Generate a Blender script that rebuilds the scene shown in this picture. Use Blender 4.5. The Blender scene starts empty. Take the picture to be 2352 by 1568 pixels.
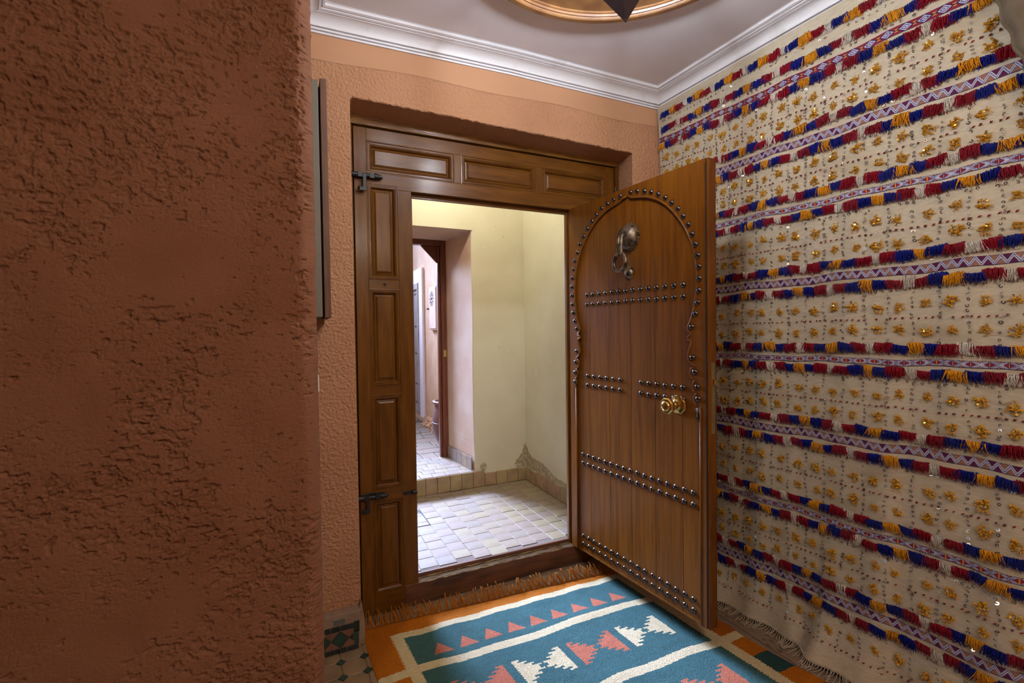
import bpy, math, random
import numpy as np
from mathutils import Vector
random.seed(7)
rng = np.random.default_rng(7)
S = bpy.context.scene
COL = S.collection
R = math.radians

# ------------------------------------------------------------------ camera
cam_d = bpy.data.cameras.new('camera'); cam = bpy.data.objects.new('camera', cam_d); COL.objects.link(cam)
CAM = np.array([-0.3095, -1.9468, 1.2259])
yaw, pitch, roll = R(24.999), R(-1.239), R(-0.755)
fw = Vector((math.sin(yaw)*math.cos(pitch), math.cos(yaw)*math.cos(pitch), math.sin(pitch)))
rt = Vector((math.cos(yaw), -math.sin(yaw), 0)); up = rt.cross(fw)
r2 = math.cos(roll)*rt + math.sin(roll)*up; u2 = -math.sin(roll)*rt + math.cos(roll)*up
from mathutils import Matrix
cam.matrix_world = Matrix(((r2.x, u2.x, -fw.x, CAM[0]), (r2.y, u2.y, -fw.y, CAM[1]), (r2.z, u2.z, -fw.z, CAM[2]), (0, 0, 0, 1)))
cam_d.sensor_width = 36.0; cam_d.lens = 1084.4/2352*36.0; cam_d.clip_start = 0.02
S.camera = cam

# ------------------------------------------------------------------ world, lamps, exposure
vs = S.view_settings
vs.view_transform = 'Standard'; vs.look = 'None'; vs.gamma = 1.0; vs.use_curve_mapping = False
vs.exposure = 0.0
W = bpy.data.worlds.new('sky'); S.world = W; W.use_nodes = True
bg = W.node_tree.nodes['Background']; bg.inputs[0].default_value = (0.50, 0.62, 1.0, 1); bg.inputs[1].default_value = 1.5

def lamp(name, kind, loc, energy, color, size=0.1, rot=None, sy=None):
    d = bpy.data.lights.new(name, kind); o = bpy.data.objects.new(name, d); COL.objects.link(o)
    o.location = loc; d.energy = energy; d.color = color
    if kind == 'AREA':
        d.size = size
        if sy: d.shape = 'RECTANGLE'; d.size_y = sy
    else: d.shadow_soft_size = size
    if rot: o.rotation_euler = rot
    return o
# lantern bulb, warm porch bulb, and two added lamps with no fixture
lamp('gate_highlight_lamp', 'POINT', (0.28, -0.93, 2.43), 20, (0.86, 0.92, 1.0), 0.09)  # added beside the lantern to put the highlight on the gate
lamp('lantern_bulb', 'POINT', (0.55, -0.88, 2.36), 88, (0.87, 0.92, 1.0), 0.05)
lamp('porch_bulb', 'POINT', (0.52, 0.64, 2.42), 21, (1.0, 0.94, 0.80), 0.05)
lamp('rear_fill_lamp', 'POINT', (0.25, -2.75, 2.15), 44, (1.0, 0.85, 0.68), 0.15)  # unseen fill added behind the camera to brighten the room
# added area lamp standing in for alley sky, beam narrowed to the street door
sk = lamp('alley_sky_lamp', 'AREA', (-0.30, 4.7, 2.9), 130, (0.48, 0.61, 1.0), 1.7, sy=1.3)
sk.rotation_euler = (Vector((0.6, 0.0, 0.2))-Vector((-0.30, 4.7, 2.9))).to_track_quat('-Z', 'Y').to_euler()
sk.data.spread = R(44)
port = lamp('street_portal', 'AREA', (0.30, 1.72, 1.10), 1, (1, 1, 1), 1.0, rot=(R(-90), 0, 0), sy=1.9)
port.data.cycles.is_portal = True

# ------------------------------------------------------------------ helpers
class T:      # thing origin bookkeeping
    org = {}
def link(o): COL.objects.link(o); return o
def empty(name, loc=(0, 0, 0), rz=0.0, label=None, cat=None, group=None, kind=None):
    o = bpy.data.objects.new(name, None); link(o); o.location = loc; o.rotation_euler = (0, 0, rz)
    o.empty_display_size = 0.05
    T.org[o.name] = np.array(loc, float)
    tag(o, label, cat, group, kind); return o
def tag(o, label=None, cat=None, group=None, kind=None):
    if label: o['label'] = label
    if cat: o['category'] = cat
    if group: o['group'] = group
    if kind: o['kind'] = kind
    return o
def mesh(name, V, F, smooth=False):
    V = np.asarray(V, float).reshape(-1, 3)
    me = bpy.data.meshes.new(name)
    if isinstance(F, np.ndarray):
        n, k = F.shape
        me.vertices.add(len(V)); me.vertices.foreach_set('co', V.ravel())
        me.loops.add(n*k); me.loops.foreach_set('vertex_index', F.ravel().astype(np.int32))
        me.polygons.add(n); me.polygons.foreach_set('loop_start', np.arange(0, n*k, k, dtype=np.int32))
        me.polygons.foreach_set('loop_total', np.full(n, k, np.int32))
        me.update(calc_edges=True)
    else:
        me.from_pydata([tuple(v) for v in V], [], [tuple(f) for f in F])
    if smooth: me.polygons.foreach_set('use_smooth', np.ones(len(me.polygons), bool))
    me.update(); return me
def world_org(p):
    w = np.zeros(3)
    while p is not None:
        w = w + T.org.get(p.name, np.zeros(3)); p = p.parent
    return w
def obj(name, V, F, mat, parent=None, local=False, smooth=False, bev=0.0, label=None, kind=None, seg=2):
    V = np.asarray(V, float).reshape(-1, 3)
    if parent is not None and not local: V = V - world_org(parent)
    me = mesh(name, V, F, smooth)
    if mat: me.materials.append(mat)
    o = link(bpy.data.objects.new(name, me))
    if parent is not None: o.parent = parent
    if bev:
        b = o.modifiers.new('soft_edge', 'BEVEL'); b.width = bev; b.segments = seg; b.limit_method = 'ANGLE'; b.angle_limit = R(40)
    tag(o, label, kind=kind); return o
def dup(o, parent, loc=None, rot=None, scale=None):
    c = o.copy(); link(c); c.parent = parent
    if loc is not None: c.location = loc
    if rot is not None: c.rotation_euler = rot
    if scale is not None: c.scale = scale
    return c
BOXF = [(0, 3, 2, 1), (4, 5, 6, 7), (0, 1, 5, 4), (1, 2, 6, 5), (2, 3, 7, 6), (3, 0, 4, 7)]
def boxv(x0, x1, y0, y1, z0, z1):
    return [(x0, y0, z0), (x1, y0, z0), (x1, y1, z0), (x0, y1, z0), (x0, y0, z1), (x1, y0, z1), (x1, y1, z1), (x0, y1, z1)]
def box(name, x0, x1, y0, y1, z0, z1, mat, parent=None, bev=0.0, local=False, **k):
    return obj(name, boxv(x0, x1, y0, y1, z0, z1), BOXF, mat, parent, local, bev=bev, **k)
class MB:
    def __init__(s): s.V = []; s.F = []
    def add(s, V, F):
        b = len(s.V); s.V += [tuple(v) for v in V]; s.F += [tuple(i+b for i in f) for f in F]; return s
    def box(s, *a): return s.add(boxv(*a), BOXF)
    def tube(s, pts, r, n=8, cap=True):
        P = [Vector(p) for p in pts]; rr = r if hasattr(r, '__len__') else [r]*len(P); V = []; F = []
        d = (P[1]-P[0]).normalized(); a = d.orthogonal().normalized()
        for i, p in enumerate(P):
            d = (P[min(i+1, len(P)-1)]-P[max(i-1, 0)]).normalized()
            a = (a - d*a.dot(d)).normalized(); b = d.cross(a)
            for k in range(n):
                t = 2*math.pi*k/n; V.append(p+(a*math.cos(t)+b*math.sin(t))*rr[i])
        for i in range(len(P)-1):
            for k in range(n): F.append((i*n+k, i*n+(k+1) % n, (i+1)*n+(k+1) % n, (i+1)*n+k))
        if cap: F.append(tuple(range(n))[::-1]); F.append(tuple((len(P)-1)*n+k for k in range(n)))
        return s.add(V, F)
    def lathe(s, prof, n=24, axis='z', o=(0, 0, 0), ph=0.0, squash=1.0):
        V = []; F = []
        for r, h in prof:
            for k in range(n):
                t = 2*math.pi*k/n+ph; c, q = r*math.cos(t), r*math.sin(t)*squash
                v = {'z': (c, q, h), 'y': (c, h, q), 'x': (h, c, q)}[axis]; V.append((v[0]+o[0], v[1]+o[1], v[2]+o[2]))
        for i in range(len(prof)-1):
            for k in range(n): F.append((i*n+k, i*n+(k+1) % n, (i+1)*n+(k+1) % n, (i+1)*n+k))
        if prof[0][0] > 1e-6: F.append(tuple(range(n))[::-1])
        if prof[-1][0] > 1e-6: F.append(tuple((len(prof)-1)*n+k for k in range(n)))
        return s.add(V, F)
    def prism(s, poly, y0, y1, axes='xz'):
        n = len(poly); V = []
        for d in (y0, y1):
            for a, b in poly: V.append((a, d, b) if axes == 'xz' else (a, b, d))
        F = [tuple(range(n)), tuple(range(n, 2*n))[::-1]]+[(i, n+i, n+(i+1) % n, (i+1) % n) for i in range(n)]
        return s.add(V, F)
    def obj(s, name, mat, parent=None, **k): return obj(name, s.V, s.F, mat, parent, **k)
def gridF(n, m):
    i, j = np.meshgrid(np.arange(n-1), np.arange(m-1), indexing='ij'); a = (i*m+j).ravel()
    return np.stack([a, a+m, a+m+1, a+1], 1)
# value-gradient noise in numpy, used for plaster and cloth relief
_perm = rng.random((8, 256, 256))
def vnoise(x, y, k=0):
    xi = np.floor(x).astype(int); yi = np.floor(y).astype(int); u = x-xi; v = y-yi
    u = u*u*u*(u*(u*6-15)+10); v = v*v*v*(v*(v*6-15)+10); t = _perm[k]
    g = lambda a, b: t[a % 256, b % 256]
    return (g(xi, yi)*(1-u)+g(xi+1, yi)*u)*(1-v)+(g(xi, yi+1)*(1-u)+g(xi+1, yi+1)*u)*v-0.5
def fbm(x, y, o=4, k=0):
    s = 0; a = 1.0
    for i in range(o): s = s+a*vnoise(x*2**i+7.1*i, y*2**i+3.7*i, (k+i) % 8); a *= 0.5
    return s

# ------------------------------------------------------------------ materials
def lin(r, g, b):
    f = lambda c: (c/255/12.92 if c/255 <= 0.04045 else ((c/255+0.055)/1.055)**2.4); return (f(r), f(g), f(b), 1)
def mat(name, col, rough=0.6, metal=0.0, spec=0.5, bump=None, coat=0.0, mix=None, emit=None, sheen=0.0, coord='Object', scale3=None, mix2=None):
    """mix = (colour2, noise scale, lo, hi[, detail]); bump = (scale, strength, distance[, detail])"""
    m = bpy.data.materials.new(name); m.use_nodes = True; nt = m.node_tree; N = nt.nodes; L = nt.links
    b = N['Principled BSDF']; b.inputs['Roughness'].default_value = rough; b.inputs['Metallic'].default_value = metal
    b.inputs['Specular IOR Level'].default_value = spec; b.inputs['Coat Weight'].default_value = coat; b.inputs['Coat Roughness'].default_value = 0.12
    b.inputs['Base Color'].default_value = col; b.inputs['Sheen Weight'].default_value = sheen
    tc = N.new('ShaderNodeTexCoord'); src = tc.outputs[coord]
    if scale3:
        mp = N.new('ShaderNodeMapping'); mp.inputs['Scale'].default_value = scale3; L.new(src, mp.inputs['Vector']); src = mp.outputs[0]
    last = None
    for mm in (mix, mix2):
        if not mm: continue
        n = N.new('ShaderNodeTexNoise'); n.inputs['Scale'].default_value = mm[1]; n.inputs['Detail'].default_value = mm[4] if len(mm) > 4 else 5
        L.new(src, n.inputs['Vector'])
        r = N.new('ShaderNodeMapRange'); r.inputs[1].default_value = mm[2]; r.inputs[2].default_value = mm[3]; L.new(n.outputs[0], r.inputs[0])
        x = N.new('ShaderNodeMix'); x.data_type = 'RGBA'; L.new(r.outputs[0], x.inputs['Factor'])
        if last: L.new(last, x.inputs['A'])
        else: x.inputs['A'].default_value = col
        x.inputs['B'].default_value = mm[0]; last = x.outputs['Result']
    if last: L.new(last, b.inputs['Base Color'])
    if bump:
        n = N.new('ShaderNodeTexNoise'); n.inputs['Scale'].default_value = bump[0]; n.inputs['Detail'].default_value = bump[3] if len(bump) > 3 else 3
        L.new(src, n.inputs['Vector']); bp = N.new('ShaderNodeBump'); bp.inputs['Strength'].default_value = bump[1]; bp.inputs['Distance'].default_value = bump[2]
        L.new(n.outputs[0], bp.inputs['Height']); L.new(bp.outputs[0], b.inputs['Normal'])
        if coat: L.new(bp.outputs[0], b.inputs['Coat Normal'])
    if emit: b.inputs['Emission Color'].default_value = emit[0]; b.inputs['Emission Strength'].default_value = emit[1]
    return m
def attr_mat(name, rough=0.9, weave=900.0, strength=0.5, dist=0.001, sheen=0.2, coord='Object', wscale=(1, 1, 1), vary=0.25):
    m = mat(name, (0.5, 0.5, 0.5, 1), rough, spec=0.15, sheen=sheen); nt = m.node_tree; N = nt.nodes; L = nt.links; b = N['Principled BSDF']
    a = N.new('ShaderNodeAttribute'); a.attribute_name = 'yarn'
    tc = N.new('ShaderNodeTexCoord'); mp = N.new('ShaderNodeMapping'); mp.inputs['Scale'].default_value = wscale; L.new(tc.outputs[coord], mp.inputs[0])
    n = N.new('ShaderNodeTexNoise'); n.inputs['Scale'].default_value = weave; n.inputs['Detail'].default_value = 2; L.new(mp.outputs[0], n.inputs['Vector'])
    r = N.new('ShaderNodeMapRange'); r.inputs[1].default_value = 0.25; r.inputs[2].default_value = 0.75; r.inputs[3].default_value = 1-vary; r.inputs[4].default_value = 1+vary
    L.new(n.outputs[0], r.inputs[0])
    x = N.new('ShaderNodeVectorMath'); x.operation = 'SCALE'; L.new(a.outputs['Color'], x.inputs[0]); L.new(r.outputs[0], x.inputs['Scale'])
    L.new(x.outputs[0], b.inputs['Base Color'])
    bp = N.new('ShaderNodeBump'); bp.inputs['Strength'].default_value = strength; bp.inputs['Distance'].default_value = dist
    L.new(n.outputs[0], bp.inputs['Height']); L.new(bp.outputs[0], b.inputs['Normal'])
    return m
TERRA = (0.49, 0.262, 0.145, 1)
m_plaster = mat('terracotta_plaster', TERRA, 0.85, spec=0.2, bump=(85, 1.0, 0.012, 2), mix=((0.44, 0.225, 0.12, 1), 3, 0.4, 0.7))
m_smooth = mat('terracotta_smooth', (0.51, 0.28, 0.155, 1), 0.75, spec=0.25, bump=(20, 0.15, 0.003), mix=((0.47, 0.25, 0.135, 1), 4, 0.4, 0.7))
m_pier = mat('rough_terracotta_plaster', (0.215, 0.098, 0.054, 1), 0.85, spec=0.2, bump=(210, 0.35, 0.003, 4), mix=((0.19, 0.082, 0.043, 1), 6, 0.42, 0.65))  # same paint as the back wall, darkened for its dimmer light
m_white = mat('white_plaster', (0.76, 0.76, 0.79, 1), 0.45, spec=0.3, bump=(30, 0.06, 0.003), mix=((0.62, 0.59, 0.58, 1), 9, 0.58, 0.75))
m_ceil = mat('ceiling_paint', (0.86, 0.85, 0.89, 1), 0.6, spec=0.25, bump=(22, 0.1, 0.003), mix=((0.81, 0.79, 0.82, 1), 4, 0.45, 0.7))
WOOD = (0.158, 0.062, 0.008, 1)
m_wood = mat('varnished_wood', WOOD, 0.32, spec=0.18, coat=0.08, scale3=(9, 9, 1.2), mix=((0.096, 0.035, 0.005, 1), 5, 0.35, 0.7, 8), bump=(60, 0.10, 0.002, 4))
m_woodh = mat('varnished_wood_rail', WOOD, 0.32, spec=0.2, coat=0.11, scale3=(1.2, 9, 9), mix=((0.096, 0.035, 0.005, 1), 5, 0.35, 0.7, 8), bump=(60, 0.10, 0.002, 4))
m_leaf = mat('varnished_cedar', (0.185, 0.064, 0.0055, 1), 0.36, spec=0.2, coat=0.05, scale3=(18, 9, 1.0), mix=((0.100, 0.031, 0.0038, 1), 3.2, 0.38, 0.75, 6), mix2=((0.20, 0.115, 0.06, 1), 14, 0.63, 0.74, 8), bump=(40, 0.08, 0.002, 4))
m_sill = mat('worn_sill_wood', (0.17, 0.066, 0.028, 1), 0.45, coat=0.1, scale3=(1.5, 9, 9), mix=((0.05, 0.022, 0.012, 1), 4, 0.4, 0.7, 8), bump=(40, 0.2, 0.003, 5))
m_worn = mat('bare_worn_wood', (0.42, 0.33, 0.17, 1), 0.5, scale3=(3, 9, 9), mix=((0.12, 0.06, 0.03, 1), 8, 0.42, 0.6, 8))
m_iron = mat('blackened_iron', (0.035, 0.035, 0.037, 1), 0.45, metal=0.7, bump=(120, 0.3, 0.002))
m_stud = mat('steel_stud', (0.10, 0.092, 0.092, 1), 0.25, metal=1.0)
m_bronze = mat('old_bronze', (0.22, 0.165, 0.11, 1), 0.42, metal=0.75, bump=(150, 0.5, 0.002, 5), mix=((0.05, 0.04, 0.035, 1), 40, 0.45, 0.6))
m_brass = mat('polished_brass', (0.74, 0.56, 0.21, 1), 0.16, metal=1.0)
m_brassd = mat('dull_brass', (0.36, 0.30, 0.17, 1), 0.4, metal=0.8)
m_steel = mat('grey_steel', (0.45, 0.44, 0.42, 1), 0.35, metal=0.9)
m_lantern = mat('dark_lantern_metal', (0.055, 0.045, 0.06, 1), 0.45, metal=0.5)
m_bulb = mat('lit_bulb', (1, 1, 1, 1), emit=((1.0, 0.8, 0.55, 1), 12.0))
m_ring = mat('carved_ring_wood', (0.30, 0.15, 0.055, 1), 0.4, coat=0.15, mix=((0.19, 0.085, 0.035, 1), 14, 0.4, 0.65, 6), bump=(30, 0.1, 0.002))
m_dome = mat('gilded_dome', (0.55, 0.30, 0.09, 1), 0.38, spec=0.5, mix=((0.42, 0.2, 0.06, 1), 20, 0.4, 0.7, 6), bump=(60, 0.15, 0.002))
m_cream = mat('cream_plaster', (0.68, 0.66, 0.50, 1), 0.8, spec=0.2, bump=(120, 0.22, 0.002), mix=((0.62, 0.58, 0.43, 1), 3, 0.4, 0.7), mix2=((0.46, 0.38, 0.25, 1), 26, 0.70, 0.78))
m_pink = mat('pink_plaster', (0.62, 0.42, 0.30, 1), 0.8, spec=0.2, bump=(90, 0.2, 0.003), mix=((0.66, 0.50, 0.38, 1), 5, 0.4, 0.65))
m_street = mat('pink_street_plaster', (0.60, 0.355, 0.20, 1), 0.85, spec=0.15, bump=(60, 0.4, 0.006), mix=((0.64, 0.43, 0.27, 1), 6, 0.4, 0.65))
m_damp = mat('damp_stain', (0.36, 0.29, 0.18, 1), 0.9, bump=(200, 0.6, 0.003), mix=((0.54, 0.48, 0.34, 1), 45, 0.45, 0.62, 6))
m_red = mat('red_brown_frame', (0.17, 0.045, 0.018, 1), 0.35, coat=0.3, scale3=(9, 9, 1), mix=((0.09, 0.025, 0.011, 1), 6, 0.4, 0.7), bump=(50, 0.1, 0.002))
m_stw = mat('white_surround', (0.75, 0.70, 0.72, 1), 0.7, bump=(40, 0.2, 0.003))
m_std = mat('bleached_boards', (0.40, 0.33, 0.30, 1), 0.7, scale3=(9, 9, 1), mix=((0.25, 0.17, 0.13, 1), 7, 0.4, 0.65), bump=(50, 0.3, 0.003))
m_jar = mat('purple_brown_glaze', (0.16, 0.078, 0.065, 1), 0.4, bump=(40, 0.15, 0.003), mix=((0.22, 0.12, 0.10, 1), 10, 0.4, 0.7))
m_leafg = mat('green_leaf', (0.10, 0.30, 0.04, 1), 0.5)
m_hole = mat('hole_shade', (0.02, 0.018, 0.018, 1), 0.8)  # near-black colour painted in for the shade inside holes and gaps
m_grout = mat('sandy_grout', (0.15, 0.11, 0.08, 1), 0.9, bump=(120, 0.4, 0.002))
m_groutg = mat('grey_grout', (0.24, 0.175, 0.115, 1), 0.9, bump=(120, 0.4, 0.002))
def tilem(name, c, d): return mat(name, c, 0.42, spec=0.45, bump=(45, 0.18, 0.004), mix=(d, 12, 0.42, 0.62), coord='Object')
m_tiles = [tilem('sandy_tile', (0.30, 0.235, 0.165, 1), (0.26, 0.20, 0.135, 1)), tilem('rosy_tile', (0.29, 0.22, 0.165, 1), (0.25, 0.19, 0.14, 1)),
           tilem('yellow_tile', (0.31, 0.25, 0.155, 1), (0.27, 0.215, 0.13, 1)), tilem('grey_tile', (0.275, 0.225, 0.17, 1), (0.235, 0.19, 0.14, 1))]
m_skirt = [tilem('olive_tile', (0.42, 0.32, 0.17, 1), (0.32, 0.24, 0.13, 1)), tilem('brown_tile', (0.42, 0.29, 0.18, 1), (0.33, 0.22, 0.13, 1))]
m_ztan = mat('tan_zellige', (0.30, 0.21, 0.12, 1), 0.35, spec=0.5, bump=(25, 0.1, 0.004), mix=((0.23, 0.155, 0.09, 1), 14, 0.4, 0.65))
m_zred = mat('brown_zellige', (0.20, 0.10, 0.062, 1), 0.4, mix=((0.15, 0.075, 0.05, 1), 14, 0.4, 0.65))
m_zgreen = mat('bottle_green_zellige', (0.012, 0.045, 0.028, 1), 0.2, mix=((0.02, 0.06, 0.04, 1), 14, 0.4, 0.65))
m_zblack = mat('black_green_zellige', (0.010, 0.016, 0.014, 1), 0.22)
m_zgrey = mat('grey_zellige', (0.12, 0.13, 0.13, 1), 0.3)
m_slab = mat('brown_slab', (0.24, 0.165, 0.115, 1), 0.45, bump=(30, 0.2, 0.003), scale3=(8, 1.5, 1), mix=((0.17, 0.12, 0.085, 1), 12, 0.4, 0.65))
m_cement = mat('pale_cement', (0.33, 0.24, 0.17, 1), 0.85, bump=(80, 0.5, 0.004), mix=((0.24, 0.17, 0.12, 1), 20, 0.4, 0.65))
m_wool = mat('cream_wool', (0.57, 0.50, 0.375, 1), 0.9, spec=0.1, sheen=0.0, scale3=(1, 1, 4), bump=(260, 0.8, 0.002, 2), mix=((0.49, 0.425, 0.31, 1), 40, 0.4, 0.65), mix2=((0.42, 0.35, 0.24, 1), 2.2, 0.55, 0.72))
def yarn(n, c): return mat(n, c, 0.9, spec=0.08, sheen=0.06, mix=(tuple(k*0.6 for k in c[:3])+(1,), 300, 0.4, 0.65))
m_yred = yarn('red_yarn', (0.27, 0.006, 0.018, 1)); m_yblue = yarn('blue_yarn', (0.006, 0.012, 0.19, 1)); m_yyel = yarn('yellow_yarn', (0.72, 0.30, 0.012, 1))
m_ywht = yarn('white_yarn', (0.68, 0.61, 0.52, 1)); m_ygold = yarn('gold_yarn', (0.72, 0.36, 0.014, 1))
m_fringe = yarn('fringe_yarn', (0.46, 0.39, 0.30, 1)); m_rfo = yarn('orange_fringe_yarn', (0.40, 0.125, 0.008, 1)); m_rfg = yarn('grey_fringe_yarn', (0.26, 0.20, 0.15, 1))
m_seq = mat('dark_sequin', (0.20, 0.19, 0.19, 1), 0.25, metal=0.8); m_seqg = mat('gold_sequin', (0.85, 0.55, 0.12, 1), 0.18, metal=0.9)
m_taupe = mat('taupe_cloth', (0.10, 0.075, 0.045, 1), 0.9, sheen=0.1, bump=(90, 0.3, 0.002), mix=((0.14, 0.105, 0.068, 1), 12, 0.4, 0.65))
m_picw = mat('dark_oak_frame', (0.13, 0.052, 0.022, 1), 0.5, scale3=(9, 9, 1), mix=((0.08, 0.032, 0.014, 1), 9, 0.4, 0.65), bump=(70, 0.3, 0.002))
m_picg = mat('grey_box_metal', (0.15, 0.135, 0.105, 1), 0.55, bump=(40, 0.08, 0.002))
m_plastic = mat('white_plastic', (0.75, 0.74, 0.70, 1), 0.4)

# ------------------------------------------------------------------ room shell
def warp(V):   # the hand-built ceiling is not quite level
    V = np.array(V, float); g = np.interp(V[:, 0], [-0.2, 0.6, 1.47], [-0.016, 0.002, 0.004])
    V[:, 2] += g+0.035*np.clip(V[:, 1], -3, 0.2); return V
XR, ZC, YV = 1.4716, 2.374, 0.192
# back wall: plaster sheet with the gate recess; fine grid so that its trowelled relief is real
def wall_back():
    m = MB(); xl, xr = -0.30, XR+0.1
    TL, TR, BL, BR = (-0.089, 2.152), (1.291, 2.134), (-0.085, 0.0), (1.291, 0.0)
    def ring(n=14, r=0.012):
        pts = [(BL[0], BL[1]), (TL[0], TL[1]-r), (TL[0]+r*0.3, TL[1]-r*0.3), (TL[0]+r, TL[1])]
        for i in range(1, n):
            k = i/n; pts.append((TL[0]+(TR[0]-TL[0])*k, TL[1]+(TR[1]-TL[1])*k+random.uniform(-0.0025, 0.0025)))
        pts += [(TR[0], TR[1]), (BR[0], BR[1])]; return pts
    rg = ring(60)
    out = []
    for i, (x, z) in enumerate(rg):
        if i == 0: out.append((xl, 0))
        elif i == len(rg)-1: out.append((xr, 0))
        elif x <= TL[0]+0.004: out.append((xl, z if z < 2.14 else 2.60))
        elif i == len(rg)-2: out.append((xr, 2.60))
        else: out.append((x, 2.60))
    n = len(rg); V = []
    for (x, z) in out: V.append((x, 0, z))
    for (x, z) in rg: V.append((x, 0, z))
    for (x, z) in rg: V.append((x+0.004, 0.004, z-0.003 if z > 0.1 else z))
    for (x, z) in rg:
        dx = 0.026 if x > 1.25 else (0.019 if x < -0.07 else 0.02); V.append((x+dx, 0.149, z-0.008 if z > 0.1 else z))
    for (x, z) in rg: V.append((x+0.03, YV, z))
    for (x, z) in out: V.append((x, YV, z))
    F = []
    for k in range(5):
        for i in range(n-1): F.append((k*n+i, k*n+i+1, (k+1)*n+i+1, (k+1)*n+i))
    m.add(V, F)
    return obj('wall_back', m.V, m.F, m_plaster, kind='structure')
wall_back()
# smooth painted strip under the cornice
def strip():
    xs = np.linspace(-0.258, XR, 40); V = []
    for x in xs: V += [(x, -0.0015, 2.285+0.006*math.sin(x*9)), (x, -0.0025, 2.39)]
    F = [(2*i, 2*i+2, 2*i+3, 2*i+1) for i in range(len(xs)-1)]
    obj('trim_4', warp(V)+np.array([0, 0, 0.0]), F, m_smooth, kind='structure')
strip()
# near wall (the thick end wall the camera looks past), with eroded trowelled plaster
def wall_left():
    xs = np.concatenate([[-3.0, -2.0, -1.3], np.arange(-0.92, -0.2745, 0.0016)])
    zs = np.concatenate([[0, 0.3], np.arange(0.45, 2.02, 0.0016), [2.3, 2.6]])
    X, Z = np.meshgrid(xs, zs, indexing='ij')
    w = 0.012*fbm(X*14+3, Z*16, 3, 1); w2 = 0.012*fbm(X*15+9, Z*17+4, 3, 6); a, b = X+w, Z+w2
    sm = lambda e0, e1, q: (lambda t: t*t*(3-2*t))(np.clip((q-e0)/(e1-e0), 0, 1))
    mask = 0.22+0.78*sm(-0.45, 0.35, fbm(a*7.5+1, b*6.5, 4, 0)); mk2 = sm(-0.25, 0.25, fbm(a*11+4, b*9+2, 3, 7)); n4 = np.abs(fbm(a*92+4, b*125, 3, 1))
    n1 = fbm(a*86, b*115, 4, 2); n2 = fbm(a*135+5, b*165, 3, 4); n3 = np.abs(fbm(a*56+2, b*80, 4, 3))
    pit = sm(0.0, 0.16, n1-(0.62-0.62*mask)); fine = sm(0.05, 0.25, n2-(0.34-0.30*mask)); crack = 1-sm(0.0, 0.075, n3+0.28*(1-mask))
    h = -0.0046*pit*(0.6+0.8*np.clip(n2+0.3, 0, 1))-0.0015*fine*mask-0.0024*crack*mask-0.0018*(1-sm(0.0, 0.09, n4))*mk2+0.0040*fbm(a*7, b*7, 3, 5)+0.0012*mask*n2
    fade = np.clip((X+0.94)/0.03, 0, 1)*np.clip((Z-0.44)/0.03, 0, 1)*np.clip((2.03-Z)/0.03, 0, 1); h = h*fade
    rad = np.clip((X+0.30)/0.028, 0, 1); Y = -0.9-h+0.016*rad**3
    V = np.stack([X, Y, Z], -1)
    # rounded chipped corner turning into the side face
    n, m_ = X.shape; zsv = zs
    chip = 0.0035*fbm(zsv*40, zsv*0+2, 4, 6)+0.003*fbm(zsv*9, zsv*0, 2, 1)
    rows = [V.reshape(n, m_, 3)]
    for (cx, cy) in ((-0.2665, -0.879), (-0.2615, -0.868), (-0.2602, -0.85), (-0.26, -0.70), (-0.26, 0.01)):
        rr = np.stack([np.full(m_, cx)+(chip+0.002*vnoise(zsv*170, zsv*0+cx*99, 2) if cy < -0.86 else 0), np.full(m_, cy)+(chip*0.6 if cy < -0.86 else 0), zsv], -1); rows.append(rr[None])
    G = np.concatenate(rows, 0)
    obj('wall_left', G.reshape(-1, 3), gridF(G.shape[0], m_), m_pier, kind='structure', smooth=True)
wall_left()
box('wall_right', XR, XR+0.12, -3.4, 0.0, 0, 2.6, m_plaster, kind='structure')
box('wall_rear', -3.0, XR, -3.5, -3.4, 0, 2.6, m_plaster, kind='structure')
box('wall_side', -3.1, -3.0, -3.5, -0.9, 0, 2.6, m_plaster, kind='structure')
box('floor', -3.0, XR, -3.4, 0.26, -0.08, -0.004, m_groutg, kind='structure')
FLOOR = bpy.data.objects['floor']
# ceiling with the round opening of the dome
DC = (0.566, -0.902); DR = 0.515; CZ = 2.45
def ceiling():
    n = 96; V = []; F = []
    x0, x1, y0, y1 = -3.0, XR, -3.4, 0.0
    for k in range(n):
        t = 2*math.pi*k/n; c, s = math.cos(t), math.sin(t); V.append((DC[0]+DR*c, DC[1]+DR*s, CZ))
    for k in range(n):
        t = 2*math.pi*k/n; c, s = math.cos(t), math.sin(t); q = min(((x1-DC[0])/c if c > 1e-6 else 9e9), ((x0-DC[0])/c if c < -1e-6 else 9e9), ((y1-DC[1])/s if s > 1e-6 else 9e9), ((y0-DC[1])/s if s < -1e-6 else 9e9))
        V.append((DC[0]+q*c, DC[1]+q*s, CZ))
    for k in range(n): F.append((k, (k+1) % n, n+(k+1) % n, n+k))
    obj('ceiling', warp(V), F, m_ceil, kind='structure')
ceiling()
zr = CZ+0.035*DC[1]+0.001
RING = MB().lathe([(0.530, 0.006), (0.530, -0.010), (0.526, -0.015), (0.507, -0.016), (0.503, -0.013), (0.500, -0.008), (0.495, -0.008), (0.492, -0.002), (0.487, 0.0), (0.486, 0.016), (0.480, 0.018), (0.478, 0.03)], 96, o=(DC[0], DC[1], zr))
RING.obj('trim_5', m_ring, kind='structure', smooth=False)
DOME = MB().lathe([(0.478, 0.03), (0.472, 0.10), (0.455, 0.17), (0.41, 0.26), (0.33, 0.34), (0.22, 0.40), (0.10, 0.43), (0.0001, 0.44)], 64, o=(DC[0], DC[1], zr))
DOME.obj('ceiling_dome', m_dome, kind='structure', smooth=True)
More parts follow.
